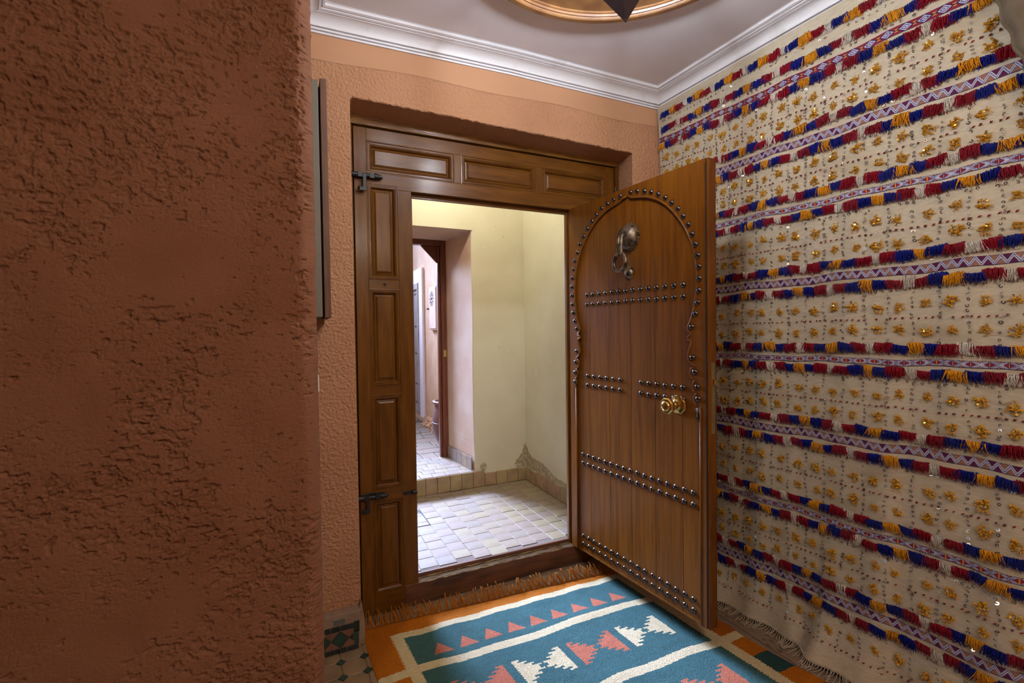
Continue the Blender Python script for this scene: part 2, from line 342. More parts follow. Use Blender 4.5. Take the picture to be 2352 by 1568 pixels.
# cornice: stepped cove moulding along three walls, mitred
CP = [(0, 0), (0.0100, 0.0003), (0.0106, 0.0062), (0.0050, 0.0066), (0.0050, 0.0100), (0.0150, 0.0104), (0.0156, 0.0166), (0.0100, 0.0170), (0.0100, 0.0200)]
CP += [(0.060-0.038*math.cos(a), 0.0204+0.0336*math.sin(a)) for a in np.linspace(0, math.pi/2, 10)]
CP += [(0.0602, 0.0610), (0.0640, 0.0612), (0.0643, 0.0560), (0.0725, 0.0585), (0.0728, 0.0665), (0.0765, 0.0667), (0.0768, 0.0620), (0.0860, 0.0650), (0.0864, 0.0740), (0.0920, 0.0760), (0.0922, 0.0820)]
def cornice(name, path):   # path(p) -> start, end points for offset p
    V = []; n = len(CP)
    for p, h in CP:
        a, b = path(p)
        for k in range(13):
            t = k/12; V.append((a[0]+(b[0]-a[0])*t, a[1]+(b[1]-a[1])*t, ZC+h))
    F = [(i*13+k, i*13+k+1, (i+1)*13+k+1, (i+1)*13+k) for i in range(n-1) for k in range(12)]
    obj(name, warp(V), F, m_white, kind='structure')
XL = -0.26
cornice('trim_1', lambda p: ((XL+p, -p), (XR-p, -p)))
cornice('trim_2', lambda p: ((XR-p, -p), (XR-p, -3.0)))
cornice('trim_3', lambda p: ((XL+p, -0.87), (XL+p, -p)))

# ------------------------------------------------------------------ porch and street
PF = 0.12
def slab(name, x0, x1, y0, y1, z0, z1, m): return box(name, x0, x1, y0, y1, z0, z1, m, kind='structure')
pf = slab('floor_porch', -0.9, 1.262, YV, 1.2, 0.0, PF-0.0022, m_grout)
box('wall_porch_right', 1.262, 1.40, YV, 3.4-1.6, 0.0, 2.62, m_cream, kind='structure')
box('wall_porch_left', -1.0, -0.9, YV, 1.2, 0.0, 2.62, m_cream, kind='structure')
# porch back wall with the alcove of the street door; soft worn corner
def porch_back():
    XA, ZA, XF, YF = 0.848, 1.942, 0.800, 1.668; m = MB(); nz = 40
    zz = np.linspace(0.235, ZA, nz); wob = 0.006*fbm(zz*3, zz*0, 3, 2)+0.012*np.clip((0.62-zz), 0, 1)
    prof = [(-0.030, 0.0), (-0.008, 0.002), (-0.001, 0.010), (0.002, 0.03)]   # rounded arris
    V = []; F = []
    cols = [(1.262, 1.2, 0)]+[(XA-a, 1.2+b, 1) for a, b in [(-0.03, 0.0), (-0.010, 0.002), (-0.002, 0.009), (0.0, 0.03)]]+[(XF, YF+0.03, 0)]
    for (x, y, w) in cols:
        for i, z in enumerate(zz): V.append((x+(wob[i] if w else 0), y, z))
    for c in range(len(cols)-1):
        for i in range(nz-1): F.append((c*nz+i, (c+1)*nz+i, (c+1)*nz+i+1, c*nz+i+1))
    k = 2*nz  # split materials: front cream, reveal pink
    m.add(V, F)
    m.add([(1.262, 1.2, 0), (1.262, 1.2, 0.235), (-0.9, 1.2, 0.235), (-0.9, 1.2, 0)], [(0, 1, 2, 3)])
    m.add([(1.262, 1.2, ZA), (1.262, 1.2, 2.62), (-0.9, 1.2, 2.62), (-0.9, 1.2, ZA)], [(0, 1, 2, 3)])
    m.add([(-0.12, 1.2, 0.235), (-0.9, 1.2, 0.235), (-0.9, 1.2, ZA), (-0.12, 1.2, ZA)], [(0, 1, 2, 3)])
    o = obj('wall_porch_back', m.V, m.F, m_cream, kind='structure', smooth=False)
    o.data.materials.append(m_pink)
    for p in o.data.polygons:
        c = p.center
        if 1.206 < c.y: p.material_index = 1
    m2 = MB(); n = 24
    xs = np.linspace(-0.12, XA, n); V = []
    for x in xs: V += [(x, 1.2, ZA), (min(x, XF), YF+0.03, ZA+0.004)]
    m2.add(V, [(2*i, 2*i+1, 2*i+3, 2*i+2) for i in range(n-1)])
    m2.add([(-0.12, 1.2, 0.235), (-0.12, YF+0.03, 0.235), (-0.12, YF+0.03, ZA), (-0.12, 1.2, ZA)], [(0, 1, 2, 3)])
    obj('wall_alcove', m2.V, m2.F, m_pink, kind='structure')
porch_back()
box('ceiling_porch', -1.0, 1.40, YV, 1.2, 2.62, 2.72, m_cream, kind='structure')
# outer wall above and around the street door, so that daylight enters only through the door
def outer():
    m = MB(); y0, y1 = 1.70, 1.80
    m.box(0.80, 1.40, y0, y1, 0, 3.4); m.box(-1.6, 0.80, y0, y1, 1.945, 3.4); m.box(-1.6, -0.12, y0, y1, 0, 1.945)
    m.obj('wall_outer', m_street, kind='structure')
outer()
# porch floor tiles, risers and skirting tiles: each its own object under its floor or wall
def tile_mesh(name, w, d, h, ch=0.003):
    V = [(-w/2, -d/2, 0), (w/2, -d/2, 0), (w/2, d/2, 0), (-w/2, d/2, 0), (-w/2, -d/2, h-ch), (w/2, -d/2, h-ch), (w/2, d/2, h-ch), (-w/2, d/2, h-ch),
         (-w/2+ch, -d/2+ch, h), (w/2-ch, -d/2+ch, h), (w/2-ch, d/2-ch, h), (-w/2+ch, d/2-ch, h)]
    F = [(0, 1, 5, 4), (1, 2, 6, 5), (2, 3, 7, 6), (3, 0, 4, 7), (4, 5, 9, 8), (5, 6, 10, 9), (6, 7, 11, 10), (7, 4, 8, 11), (8, 9, 10, 11)]
    return mesh(name, V, F)
def place(name, me, mt, parent, loc, rot=(0, 0, 0)):
    o = bpy.data.objects.new(name, me); link(o); o.parent = parent
    w = world_org(parent); o.location = (loc[0]-w[0], loc[1]-w[1], loc[2]-w[2]); o.rotation_euler = rot
    return o
floor_me = []
for i, mt in enumerate(m_tiles):
    for dd in (0.086, 0.094):
        me = tile_mesh('floor_tile', 0.0868, dd-0.0022, 0.010, 0.0007); me.materials.append(mt); floor_me.append((dd, me))
cw = 0.0885
for c in range(-7, 12):
    xc = 0.303+cw*(c-0.5)
    xr_ = min(xc+cw/2, 1.2485); wsc = (xr_-(xc-cw/2))/cw
    if wsc < 0.25: continue
    xc = xr_-cw*wsc/2
    y = 0.195+random.uniform(0, 0.05)
    while y < 1.17:
        dd, me = random.choice(floor_me)
        yc = y+dd/2
        ysc = 1.0
        if yc+dd/2 > 1.1865: ysc = (1.1865-y)/dd; yc = y+dd*ysc/2
        if ysc < 0.25: break
        if yc-dd/2 < YV: y += 0.01; continue
        hatch = (xc < 0.40 and 0.69 < yc < 0.96)
        o = place('floor_tile', me, None, pf, (xc+random.uniform(-0.001, 0.001), yc, PF-0.010+random.uniform(-0.0012, 0.0012)-(0.002 if hatch else 0)), (random.uniform(-0.006, 0.006), random.uniform(-0.006, 0.006), random.uniform(-0.008, 0.008))); o.scale = (wsc, ysc, 1)
        y += dd
# steel edge round the hatch in the porch floor
h = MB(); h.box(0.386, 0.392, 0.70, 0.955, PF-0.006, PF+0.0012); h.box(0.12, 0.392, 0.698, 0.703, PF-0.006, PF+0.0012); h.box(0.12, 0.392, 0.953, 0.957, PF-0.006, PF+0.0012)
o = h.obj('floor_hatch', m_iron); tag(o, 'dark metal rim of the square floor hatch let into the porch tiles', 'hatch')
# step up to the street door: block with riser tiles, tread tiles, thin nosing
step = slab('floor_step', -0.12, 0.846, 1.208, 1.70, 0.0, 0.225, m_grout)
rj = [0.13, 0.225, 0.315, 0.405, 0.4925, 0.5748, 0.6659, 0.750, 0.835, 0.925, 1.0126, 1.10, 1.188, 1.2596]
wpb = bpy.data.objects['wall_porch_back']
for i in range(len(rj)-1):
    x0, x1 = rj[i]+0.0015, rj[i+1]-0.0015; ht = 0.112 if x0 < 0.84 else random.choice((0.086, 0.09, 0.094))
    V = boxv(x0, x1, 1.188-random.uniform(0, 0.002), 1.2, PF+0.001, PF+ht)
    obj('riser_tile' if x0 < 0.84 else 'skirting_tile', V, BOXF, random.choice(m_skirt), wpb, bev=0.0015)
sj = [1.196, 1.1184, 1.0216, 0.9392, 0.8605, 0.7759, 0.6864, 0.5933, 0.50, 0.41, 0.32, 0.225]
wpr = bpy.data.objects['wall_porch_right']
for i in range(len(sj)-1):
    V = boxv(1.250-random.uniform(0, 0.002), 1.262, sj[i+1]+0.0015, sj[i]-0.0015, PF+0.001, PF+random.choice((0.088, 0.093, 0.098)))
    obj('skirting_tile', V, BOXF, random.choice(m_skirt), wpr, bev=0.0015)
for r_ in range(6):
    y0 = 1.195+r_*0.0845
    x = 0.842-0.10*max(0, y0-1.2); first = r_ % 2
    while x > -0.1:
        w = 0.05 if first else random.choice((0.088, 0.094, 0.10)); first = 0; V = boxv(x-w+0.002, x-0.002, y0+0.001, y0+0.0825, 0.224, 0.235+random.uniform(-0.001, 0.001))
        obj('tread_tile', V, BOXF, random.choice(m_tiles), step, bev=0.001)
        x -= w
for k in range(5):
    y0 = 1.225+k*0.085; V = np.array(boxv(0, 0.008, 0.001, 0.083, 0.236, 0.325)); V[:, 1] += y0
    V[:, 0] += 0.838-(V[:, 1]-1.2)*0.10
    obj('skirting_tile', V, BOXF, random.choice((m_skirt[1], m_tiles[1])), bpy.data.objects['wall_alcove'], bev=0.0012)
# drain pipe cap and damp patches on the plaster
cap = MB().lathe([(0.0001, -0.004), (0.020, -0.004), (0.0235, -0.002), (0.0235, 0.004)], 20, 'y', (0.918, 1.196, 0.262))
o = cap.obj('pipe_cap', m_damp); tag(o, 'small round grey-brown cap set in the cream wall above the skirting tiles', 'cap')
def blot(name, P, parent, m, axis, off):
    n = len(P); V = [(p[0], off, p[1]) if axis == 'y' else (off, p[0], p[1]) for p in P]
    d = np.array([0, 0.002, 0]) if axis == 'y' else np.array([0.002, 0, 0]); V = np.array(V); V = np.vstack([V, V+d])
    F = [tuple(range(n))]+[(i, n+i, n+(i+1) % n, (i+1) % n) for i in range(n)]
    obj(name, V, F, m, parent)
def wav(P, amp=0.006, sub=5):
    out = []
    for i in range(len(P)):
        a, b = P[i], P[(i+1) % len(P)]
        for k in range(sub): t = k/sub; out.append((a[0]+(b[0]-a[0])*t+random.uniform(-amp, amp), a[1]+(b[1]-a[1])*t+random.uniform(-amp, amp)))
    return out
blot('damp_patch', wav([(1.258, 0.215), (1.19, 0.21), (1.165, 0.25), (1.20, 0.29), (1.225, 0.32), (1.245, 0.38), (1.258, 0.40)]), wpb, m_damp, 'y', 1.1985)
blot('damp_patch', wav([(1.195, 0.22), (1.195, 0.38), (1.15, 0.33), (1.10, 0.30), (1.04, 0.30), (0.95, 0.30), (0.86, 0.28), (0.74, 0.25), (0.62, 0.24), (0.60, 0.215)]), wpr, m_damp, 'x', 1.2605)

m_drip = mat('white_paint_fleck', (0.80, 0.78, 0.72, 1), 0.7)
def drip(parent, axis, a, z, h, w=0.0022):
    P = [(a-w*0.6, z+h*0.5), (a-w, z-h*0.2), (a, z-h*0.5), (a+w, z-h*0.2), (a+w*0.5, z+h*0.5)]
    blot('paint_fleck', P, parent, m_drip, axis, 1.1985 if axis == 'y' else 1.2605)
DRIPS_B = [(0.947, 1.828, 0.024), (0.930, 1.409, 0.014), (1.121, 1.094, 0.045), (0.499, 2.001, 0.010), (0.522, 1.990, 0.010), (0.503, 1.962, 0.010)]
DRIPS_R = [(1.024, 0.936, 0.055), (0.903, 1.249, 0.028), (0.660, 1.557, 0.030), (0.716, 1.507, 0.016), (0.80, 1.02, 0.02)]
for a, z, h in DRIPS_B: drip(wpb, 'y', a, z, h)
for a, z, h in DRIPS_R: drip(wpr, 'x', a, z, h)

# street: ground, alley wall with studded door, meter box, jar
sg = slab('floor_street', -2.6, 1.05, 1.80, 7.0, -0.05, 0.190, m_grout)
y = 1.82
while y < 3.9:
    dy = random.uniform(0.11, 0.17); x = 1.04-random.uniform(0, 0.1)
    while x > 0.25:
        dx = random.uniform(0.12, 0.24)
        obj('paving_stone', boxv(x-dx+0.004, x-0.004, y+0.004, y+dy-0.004, 0.185, 0.2+random.uniform(-0.003, 0.003)), BOXF, random.choice((m_tiles[3], m_tiles[1])), sg, bev=0.002)
        x -= dx
    y += dy
wst = box('wall_street', 1.05, 1.30, 1.80, 7.0, 0.0, 3.4, m_street, kind='structure')
box('wall_street_far', -2.6, 1.3, 7.0, 7.2, 0.0, 1.2, m_street, kind='structure')
box('wall_street_left', -2.8, -2.6, 1.8, 7.2, 0.0, 2.6, m_street, kind='structure')
# rubble foot of the alley wall
rb = MB()
for k in range(220):
    yy = random.uniform(2.55, 3.25); rr = random.uniform(0.008, 0.026)*(1.2-abs(yy-2.9)); hgt = random.uniform(0, 0.10)
    rb.lathe([(0.0001, -rr*0.7), (rr*0.8, -rr*0.5), (rr, 0), (rr*0.6, rr*0.6), (0.0001, rr*0.7)], 6, o=(1.05-0.02-(0.10-hgt)*0.6*random.random(), yy, 0.2+hgt), ph=random.random())
o = rb.obj('rubble', m_street, kind='stuff'); tag(o, 'crumbled plaster heaped along the foot of the pink alley wall', 'rubble')
sd = empty('alley_door', (1.05, 3.46, 0.25), 0, 'pale weathered board door with dark studs and white surround in the alley', 'door', kind='thing')
s2 = MB(); s2.box(1.025, 1.05, 3.30, 3.46, 0.25, 1.80); s2.box(1.025, 1.05, 4.60, 4.76, 0.25, 1.80); s2.box(1.025, 1.05, 3.30, 4.76, 1.80, 1.96); s2.obj('surround', m_stw, sd, bev=0.004)
s3 = MB(); s3.box(1.015, 1.05, 3.46, 3.50, 0.27, 1.73); s3.box(1.015, 1.05, 4.56, 4.60, 0.27, 1.73); s3.box(1.015, 1.05, 3.46, 4.60, 1.73, 1.80); s3.obj('door_frame', m_std, sd, bev=0.004)
for k in range(12): box('plank', 1.03, 1.05, 3.50+k*0.0883+0.002, 3.50+(k+1)*0.0883-0.002, 0.27, 1.73, m_std, sd, bev=0.006)
stm = mesh('stud', *(lambda q: (q.V, q.F))(MB().lathe([(0.013, 0), (0.010, 0.006), (0.0001, 0.010)], 8, 'x')), smooth=True); stm.materials.append(m_iron)
for zz in (1.68, 1.30, 0.98, 0.62, 0.40):
    for k in range(12):
        o = bpy.data.objects.new('stud', stm); link(o); o.parent = sd; o.location = (-0.02, 3.50+(k+0.5)*0.0883-3.46, zz-0.25); o.rotation_euler = (0, 0, math.pi)
mbx = empty('meter_box', (1.05, 2.87, 1.25), 0, 'pale pink meter box with a pierced star on the alley wall', 'box')
box('body', 1.020, 1.05, 2.70, 2.975, 1.25, 1.70, m_pink, mbx, bev=0.003); box('lid', 1.014, 1.020, 2.715, 2.960, 1.265, 1.685, m_pink, mbx, bev=0.002)
st = MB()
for k in range(12):
    a = 2*math.pi*k/12; c, s_ = math.cos(a), math.sin(a)
    st.add([(1.0130, 2.855+c*0.030-s_*0.005, 1.575+s_*0.030+c*0.005), (1.0130, 2.855+c*0.075-s_*0.009, 1.575+s_*0.075+c*0.009), (1.0130, 2.855+c*0.085, 1.575+s_*0.085), (1.0130, 2.855+c*0.075+s_*0.009, 1.575+s_*0.075-c*0.009), (1.0130, 2.855+c*0.030+s_*0.005, 1.575+s_*0.030-c*0.005)], [(0, 1, 2, 3, 4)])
st.lathe([(0.015, 1.0125), (0.0001, 1.0125)], 10, 'x', (0, 2.855, 1.575))
st.obj('star_shade', m_hole, mbx); box('latch', 1.0, 1.02, 2.975, 3.03, 1.465, 1.485, m_red, mbx, bev=0.002)  # flat dark pieces paint the shade of the pierced star
jar = empty('clay_jar', (0.952, 2.10, 0.2), 0, 'tall dark glazed clay jar standing in the alley behind the street door jamb', 'jar')
jp = [(0.07, 0.0), (0.085, 0.004), (0.10, 0.03), (0.135, 0.11), (0.155, 0.19), (0.150, 0.27), (0.135, 0.34), (0.128, 0.385), (0.130, 0.40), (0.128, 0.40), (0.118, 0.38), (0.122, 0.30), (0.0001, 0.28)]
for q in (0.225, 0.24, 0.255): pass
obj('body', *(lambda q: (q.V, q.F))(MB().lathe(jp, 36, o=(0.952, 2.10, 0.2))), m_jar, jar, smooth=True)
t_ = [(0.952+0.136*math.cos(a), 2.10+0.136*math.sin(a), 0.607) for a in np.linspace(0, 2*math.pi, 33)]
MB().tube(t_, 0.015, 8, False).obj('rim', m_jar, jar, smooth=True)
t_ = [(0.952+0.154*math.cos(a), 2.10+0.154*math.sin(a), 0.43) for a in np.linspace(0, 2*math.pi, 33)]
MB().tube(t_, 0.004, 6, False).obj('rib', m_jar, jar, smooth=True)
pl = empty('potted_sprig', (0.90, 2.10, 0.60), 0, 'thin green sprig growing up out of the clay jar', 'plant')
MB().tube([(0.93, 2.1, 0.50), (0.90, 2.09, 0.75), (0.87, 2.08, 0.98)], [0.004, 0.003, 0.002], 5).obj('stem', m_leafg, pl)
for k in range(7):
    z = 0.80+k*0.03; a = k*2.4; c, s_ = math.cos(a)*0.03, math.sin(a)*0.03; x = 0.90-(z-0.75)*0.12
    obj('leaf', [(x, 2.085, z), (x+c*0.6-s_*0.3, 2.085+s_*0.6+c*0.3, z+0.012), (x+c*1.3, 2.085+s_*1.3, z+0.010), (x+c*0.6+s_*0.3, 2.085+s_*0.6-c*0.3, z+0.012), (x+c*0.6, 2.085+s_*0.6, z+0.003)], [(0, 1, 4), (1, 2, 4), (2, 3, 4), (3, 0, 4)], m_leafg, pl)
# street door frame with chamfered corner brackets
sf = empty('street_door_frame', (0.35, 1.68, 0.235), 0, 'reddish brown wooden frame of the open street door with chamfered top corner', 'door frame')
YF = 1.668
for x0, x1 in ((0.762, 0.802), (-0.12, -0.08)):
    box('jamb', x0, x1, YF-0.012, YF+0.05, 0.235, 1.945, m_red, sf, bev=0.004)
for x0, x1 in ((0.742, 0.762), (-0.08, -0.06)): box('jamb_stop', x0, x1, YF+0.012, YF+0.05, 0.235, 1.905, m_red, sf, bev=0.003)
box('head', -0.08, 0.762, YF-0.010, YF+0.05, 1.905, 1.945, m_red, sf, bev=0.004)
for sx, x0 in ((1, 0.742), (-1, -0.06)):
    b_ = MB().prism([(x0, 1.905), (x0-sx*0.130, 1.905), (x0, 1.772)], YF+0.022, YF+0.04); b_.obj('corner_bracket', m_red, sf, bev=0.002)
bk = MB().box(0.772, 0.798, YF-0.016, YF-0.010, 1.03, 1.085); bk.obj('strike_plate', m_brass, sf, bev=0.003)

# ------------------------------------------------------------------ big panelled gate
GY = 0.148
gate = empty('panelled_gate', (0.62, 0.165, 0.0), 0, 'large varnished brown gate leaf with raised panels and a smaller doorway cut in it', 'gate', kind='thing')
def rail(x0, x1, z0, z1, y0=GY, y1=0.178, m=None, nm='rail'): return box(nm, x0, x1, y0, y1, z0, z1, m or m_woodh, gate, bev=0.0015)
def stile(x0, x1, z0, z1): return box('stile', x0, x1, GY, 0.178, z0, z1, m_wood, gate, bev=0.0015)
G0, G1, GT = -0.058, 1.288, 2.100
OX0, OX1, OZ0, OZ1 = 0.184, 1.012, 0.098, 1.850
rail(G0+0.052, G1-0.058, 2.045, GT); rail(G0+0.052, G1-0.058, OZ1, 1.913)
stile(G0, G0+0.052, 0.0, GT); stile(G1-0.058, G1, 0.0, GT)
stile(0.3835, 0.4185, 1.913, 2.045); stile(0.8095, 0.8465, 1.913, 2.045)
stile(0.1255, OX0, OZ0, OZ1); stile(OX1, 1.070, OZ0, OZ1)
for x0, x1 in ((G0+0.052, 0.1255), (1.070, G1-0.058)):
    rail(x0, x1, 0.0, 0.089); rail(x0, x1, 0.497, 0.546); rail(x0, x1, 0.957, 0.995); rail(x0, x1, 1.416, 1.457)
box('rail', 0.1255, 1.070, GY, 0.185, 0.0, OZ0, m_sill, gate, bev=0.003)
# doorway stops and sill
box('door_stop', OX0, OX0+0.010, 0.180, YV, OZ0, OZ1, m_wood, gate, bev=0.001)
box('door_stop', OX1-0.010, OX1+0.012, 0.1805, 0.199, OZ0, OZ1, m_wood, gate, bev=0.001)
box('door_stop', OX0, OX1, 0.180, YV, 1.831, OZ1+0.06, m_woodh, gate, bev=0.001)
box('back_board', G0-0.012, OX0, 0.178, YV, 0.0, 2.147, m_wood, gate); box('back_board', OX1, G1+0.012, 0.178, YV, 0.0, 2.147, m_wood, gate); box('back_board', OX0, OX1, 0.178, YV, OZ1, 2.147, m_wood, gate)
box('sill_step', OX0, OX1, 0.183, YV+0.004, 0.0, 0.121, m_sill, gate, bev=0.002)
m_slick = mat('sky_sheen_varnish', (0.30, 0.27, 0.25, 1), 0.25, coat=0.5, scale3=(3, 9, 9), mix=((0.16, 0.10, 0.06, 1), 6, 0.5, 0.65, 6))  # pale grey base paints the sky's reflection onto the varnished sill
box('sill_face', OX0+0.008, OX1-0.002, 0.151, 0.176, OZ0-0.002, OZ0+0.0015, m_slick, gate, bev=0.0008)
we = []
for k in range(60):
    x = OX0+0.004+k*(OX1-OX0-0.008)/59; we.append((x, GY-0.0006-0.0006*random.random(), OZ0-0.0015+random.uniform(-0.0022, 0.0008)))
MB().tube(we, [random.uniform(0.0012, 0.0034) for _ in we], 6).obj('worn_edge', m_worn, gate)
MB().tube([(p[0], 0.1815, OZ0+0.003+random.uniform(-0.001, 0.002)) for p in we], [random.uniform(0.002, 0.004) for _ in we], 6).obj('worn_edge', m_worn, gate)
def nested(name, x0, x1, z0, z1, rings, m, cap):
    V = []; F = []
    for a, y in rings: V += [(x0+a, y, z0+a), (x1-a, y, z0+a), (x1-a, y, z1-a), (x0+a, y, z1-a)]
    for i in range(len(rings)-1):
        for k in range(4): F.append((i*4+k, i*4+(k+1) % 4, (i+1)*4+(k+1) % 4, (i+1)*4+k))
    if cap: n = len(rings)-1; F.append((n*4, n*4+1, n*4+2, n*4+3))
    return obj(name, V, F, m, gate)
MOULD = [(-0.002, 0.1485), (-0.001, 0.1465), (0.0035, 0.1460), (0.0042, 0.1490), (0.0055, 0.1490), (0.0062, 0.1462), (0.0105, 0.1462), (0.0115, 0.1490), (0.013, 0.1490), (0.0145, 0.1480), (0.019, 0.1525), (0.0225, 0.1600), (0.0235, 0.1620), (0.026, 0.1620)]
PANEL = [(0.024, 0.1605), (0.031, 0.1590), (0.032, 0.1560), (0.037, 0.1530), (0.0372, 0.1522)]
pan = [(-0.006, 0.3835, 1.913, 2.045), (0.4185, 0.8095, 1.913, 2.045), (0.8465, 1.230, 1.913, 2.045)]
for x0, x1 in ((-0.006, 0.1255), (1.070, 1.230)):
    pan += [(x0, x1, 1.457, 1.868 if x0 < 0 else OZ1), (x0, x1, 0.995, 1.416), (x0, x1, 0.546, 0.957), (x0, x1, 0.089, 0.497)]
for x0, x1, z0, z1 in pan:
    mw = m_woodh if x1-x0 > z1-z0 else m_wood
    nested('panel_moulding', x0, x1, z0, z1, MOULD, mw, False); nested('panel', x0, x1, z0, z1, PANEL, mw, True)
# sliding bolts, keeper, little hook, hinge
def bolt(z, x0, x1, hx_, hl, foot):
    b = MB().tube([(x0, 0.132, z), (x1-0.006, 0.132, z-0.001)], 0.0085, 12); b.tube([(x0, 0.132, z), (x0+0.028, 0.132, z)], 0.0105, 12)
    b.tube([(x1-0.034, 0.132, z), (x1-0.016, 0.132, z-0.001)], 0.0112, 12); b.tube([(x1-0.016, 0.132, z-0.001), (x1, 0.132, z-0.005)], [0.009, 0.003], 10)
    o = b.obj('bolt', m_iron, gate, smooth=False, bev=0.0008)
    T.org[o.name] = np.zeros(3)
    c = MB()
    for xc in (x0+0.040, x1-0.045): c.box(xc-0.010, xc+0.010, 0.1225, 0.148, z-0.011, z+0.011)
    c.prism([(x0+0.02, z-0.012), (x0+0.04, z-0.010), (x0+0.06, z-0.013), (x0+0.085, z-0.010), (x1-0.02, z-0.012), (x1+0.002, z-0.003), (x1-0.02, z+0.012), (x0+0.085, z+0.011), (x0+0.06, z+0.016), (x0+0.04, z+0.012), (x0+0.02, z+0.012)], 0.145, 0.148)
    c.obj('bolt_plate', m_iron, o, bev=0.001)
    h_ = MB(); h_.box(hx_-0.007, hx_+0.007, 0.122, 0.127, z-hl, z+0.004); h_.box(hx_-0.007-foot, hx_+0.008, 0.120, 0.127, z-hl-0.004, z-hl+0.012)
    h_.tube([(hx_-0.004-foot, 0.1245, z-hl+0.006), (hx_-0.012-foot, 0.1245, z-hl+0.006)], [0.010, 0.007], 10)
    h_.obj('bolt_handle', m_iron, o, bev=0.001)
bolt(1.893, -0.075, 0.058, -0.018, 0.064, 0.016); bolt(0.523, -0.075, 0.056, -0.030, 0.060, 0.014)
k_ = MB(); k_.prism([(0.122, 0.512), (0.129, 0.506), (0.138, 0.504), (0.150, 0.508), (0.163, 0.505), (0.183, 0.505), (0.183, 0.522), (0.163, 0.523), (0.150, 0.519), (0.138, 0.521), (0.129, 0.519)], 0.144, 0.149)
k_.tube([(0.164, 0.139, 0.5135), (0.185, 0.139, 0.5135)], 0.008, 10); k_.obj('latch_keeper', m_iron, gate, bev=0.0006)
k_ = MB().tube([(0.060, GY, 1.440), (0.060, 0.140, 1.441), (0.0645, 0.138, 1.436), (0.064, 0.138, 1.427)], 0.0016, 6); k_.tube([(0.055, 0.1455, 1.436), (0.067, 0.1455, 1.437)], 0.0018, 6); k_.obj('hook', m_iron, gate)
MB().tube([(1.292, 0.142, 1.93), (1.292, 0.142, 1.995)], 0.007, 10).obj('hinge', m_iron, gate)
# casing set in the plaster round the gate
fr = empty('gate_frame', (0.62, 0.15, 0), 0, 'worn yellowish varnished casing round the panelled gate in its plaster recess', 'door frame')
box('jamb', -0.092, G0-0.006, 0.140, 0.177, 0.0, 2.106, m_wood, fr, bev=0.002); box('jamb', G1+0.006, 1.318, 0.140, 0.177, 0.0, 2.106, m_wood, fr, bev=0.002)
m_head = mat('yellowed_varnish', (0.24, 0.115, 0.022, 1), 0.3, coat=0.4, scale3=(1.2, 9, 9), mix=((0.15, 0.065, 0.014, 1), 5, 0.4, 0.65, 8), bump=(25, 0.25, 0.003, 5))
box('head', -0.092, 1.318, 0.140, 0.177, GT+0.007, 2.149, m_head, fr, bev=0.003)

# ------------------------------------------------------------------ studded wicket door, standing open
HX, HY, TH, ZB = 1.0083, 0.1463, R(84.86), 0.0975
LW, LH, LT = 0.826, 1.756, 0.044
leaf = empty('studded_door', (HX, HY, ZB), -TH, 'open brown plank door with rows of studs, keyhole arch, knocker and brass knob', 'door', kind='thing')
def lobj(mb, name, m, parent=None, **k): return obj(name, mb.V, mb.F, m, parent or leaf, local=True, **k)
js = [-0.010, 0.136, 0.2775, 0.419, 0.5585, 0.700, 0.8165]
for i in range(6):
    lobj(MB().box(js[i]+0.0005, js[i+1]-0.0005, 0.0085, LT-0.006, 0.006, LH-0.006), 'plank', m_leaf, bev=0.0016)
# outer rim of the leaf
lobj(MB().box(0.8165, LW, 0.002, LT, 0.0, LH), 'edge_strip', m_leaf, bev=0.002)
lobj(MB().box(-0.014, -0.010, 0.0, LT, 0.0, LH), 'edge_strip', m_leaf, bev=0.001)
lobj(MB().box(-0.014, LW, LT-0.006, LT, 0.0, LH), 'back_board', m_leaf, bev=0.001)
lobj(MB().box(-0.010, 0.8165, 0.002, LT-0.006, LH-0.006, LH), 'edge_strip', m_leaf)
lobj(MB().box(-0.010, 0.8165, 0.004, LT-0.006, 0.0, 0.006), 'edge_strip', m_leaf)
AC = 0.405
arcR = [(0.420, 1.716), (0.438, 1.705), (0.467, 1.699), (0.500, 1.692), (0.538, 1.681), (0.589, 1.657), (0.637, 1.622), (0.676, 1.581), (0.713, 1.532), (0.742, 1.478), (0.760, 1.430), (0.770, 1.376), (0.774, 1.323), (0.772, 1.270), (0.765, 1.224), (0.756, 1.187), (0.745, 1.159), (0.734, 1.136), (0.733, 1.128), (0.738, 1.118), (0.751, 1.111)]
def smooth_line(P, k=4):
    P = np.array(P); Q = np.vstack([2*P[0]-P[1], P, 2*P[-1]-P[-2]]); out = []
    for i in range(1, len(Q)-2):
        for j in range(k):
            t = j/k; out.append(tuple(0.5*(2*Q[i]+(Q[i+1]-Q[i-1])*t+(2*Q[i-1]-5*Q[i]+4*Q[i+1]-Q[i+2])*t*t+(3*Q[i]-Q[i-1]-3*Q[i+1]+Q[i+2])*t**3)))
    return [(float(a), float(b)) for a, b in out]+[(float(P[-1][0]), float(P[-1][1]))]
arcR = smooth_line(arcR)
scrR = [(0.749, 1.107), (0.738, 1.101), (0.728, 1.089), (0.743, 1.087), (0.749, 1.077), (0.744, 1.057), (0.735, 1.036), (0.733, 1.020), (0.739, 1.005), (0.751, 0.993), (0.766, 0.987)]
def bulge(t0, t1, x): return [(x+0.013*(1-math.sin(a)), t0+(t1-t0)*(0.5-0.5*math.cos(a))) for a in np.linspace(0.15, math.pi-0.15, 9)]
cirs = [(0.982, 0.936, 0.744), (0.931, 0.886, 0.754), (0.884, 0.842, 0.763)]
def full_right():
    c = list(arcR)+scrR
    for t0, t1, x in cirs: c += bulge(t0, t1, x)
    return c+[(0.785, 0.840), (0.788, 0.836), (0.789, 0.0)]
def mir(P): return [(2*AC-0.008-p[0], p[1]) for p in P]
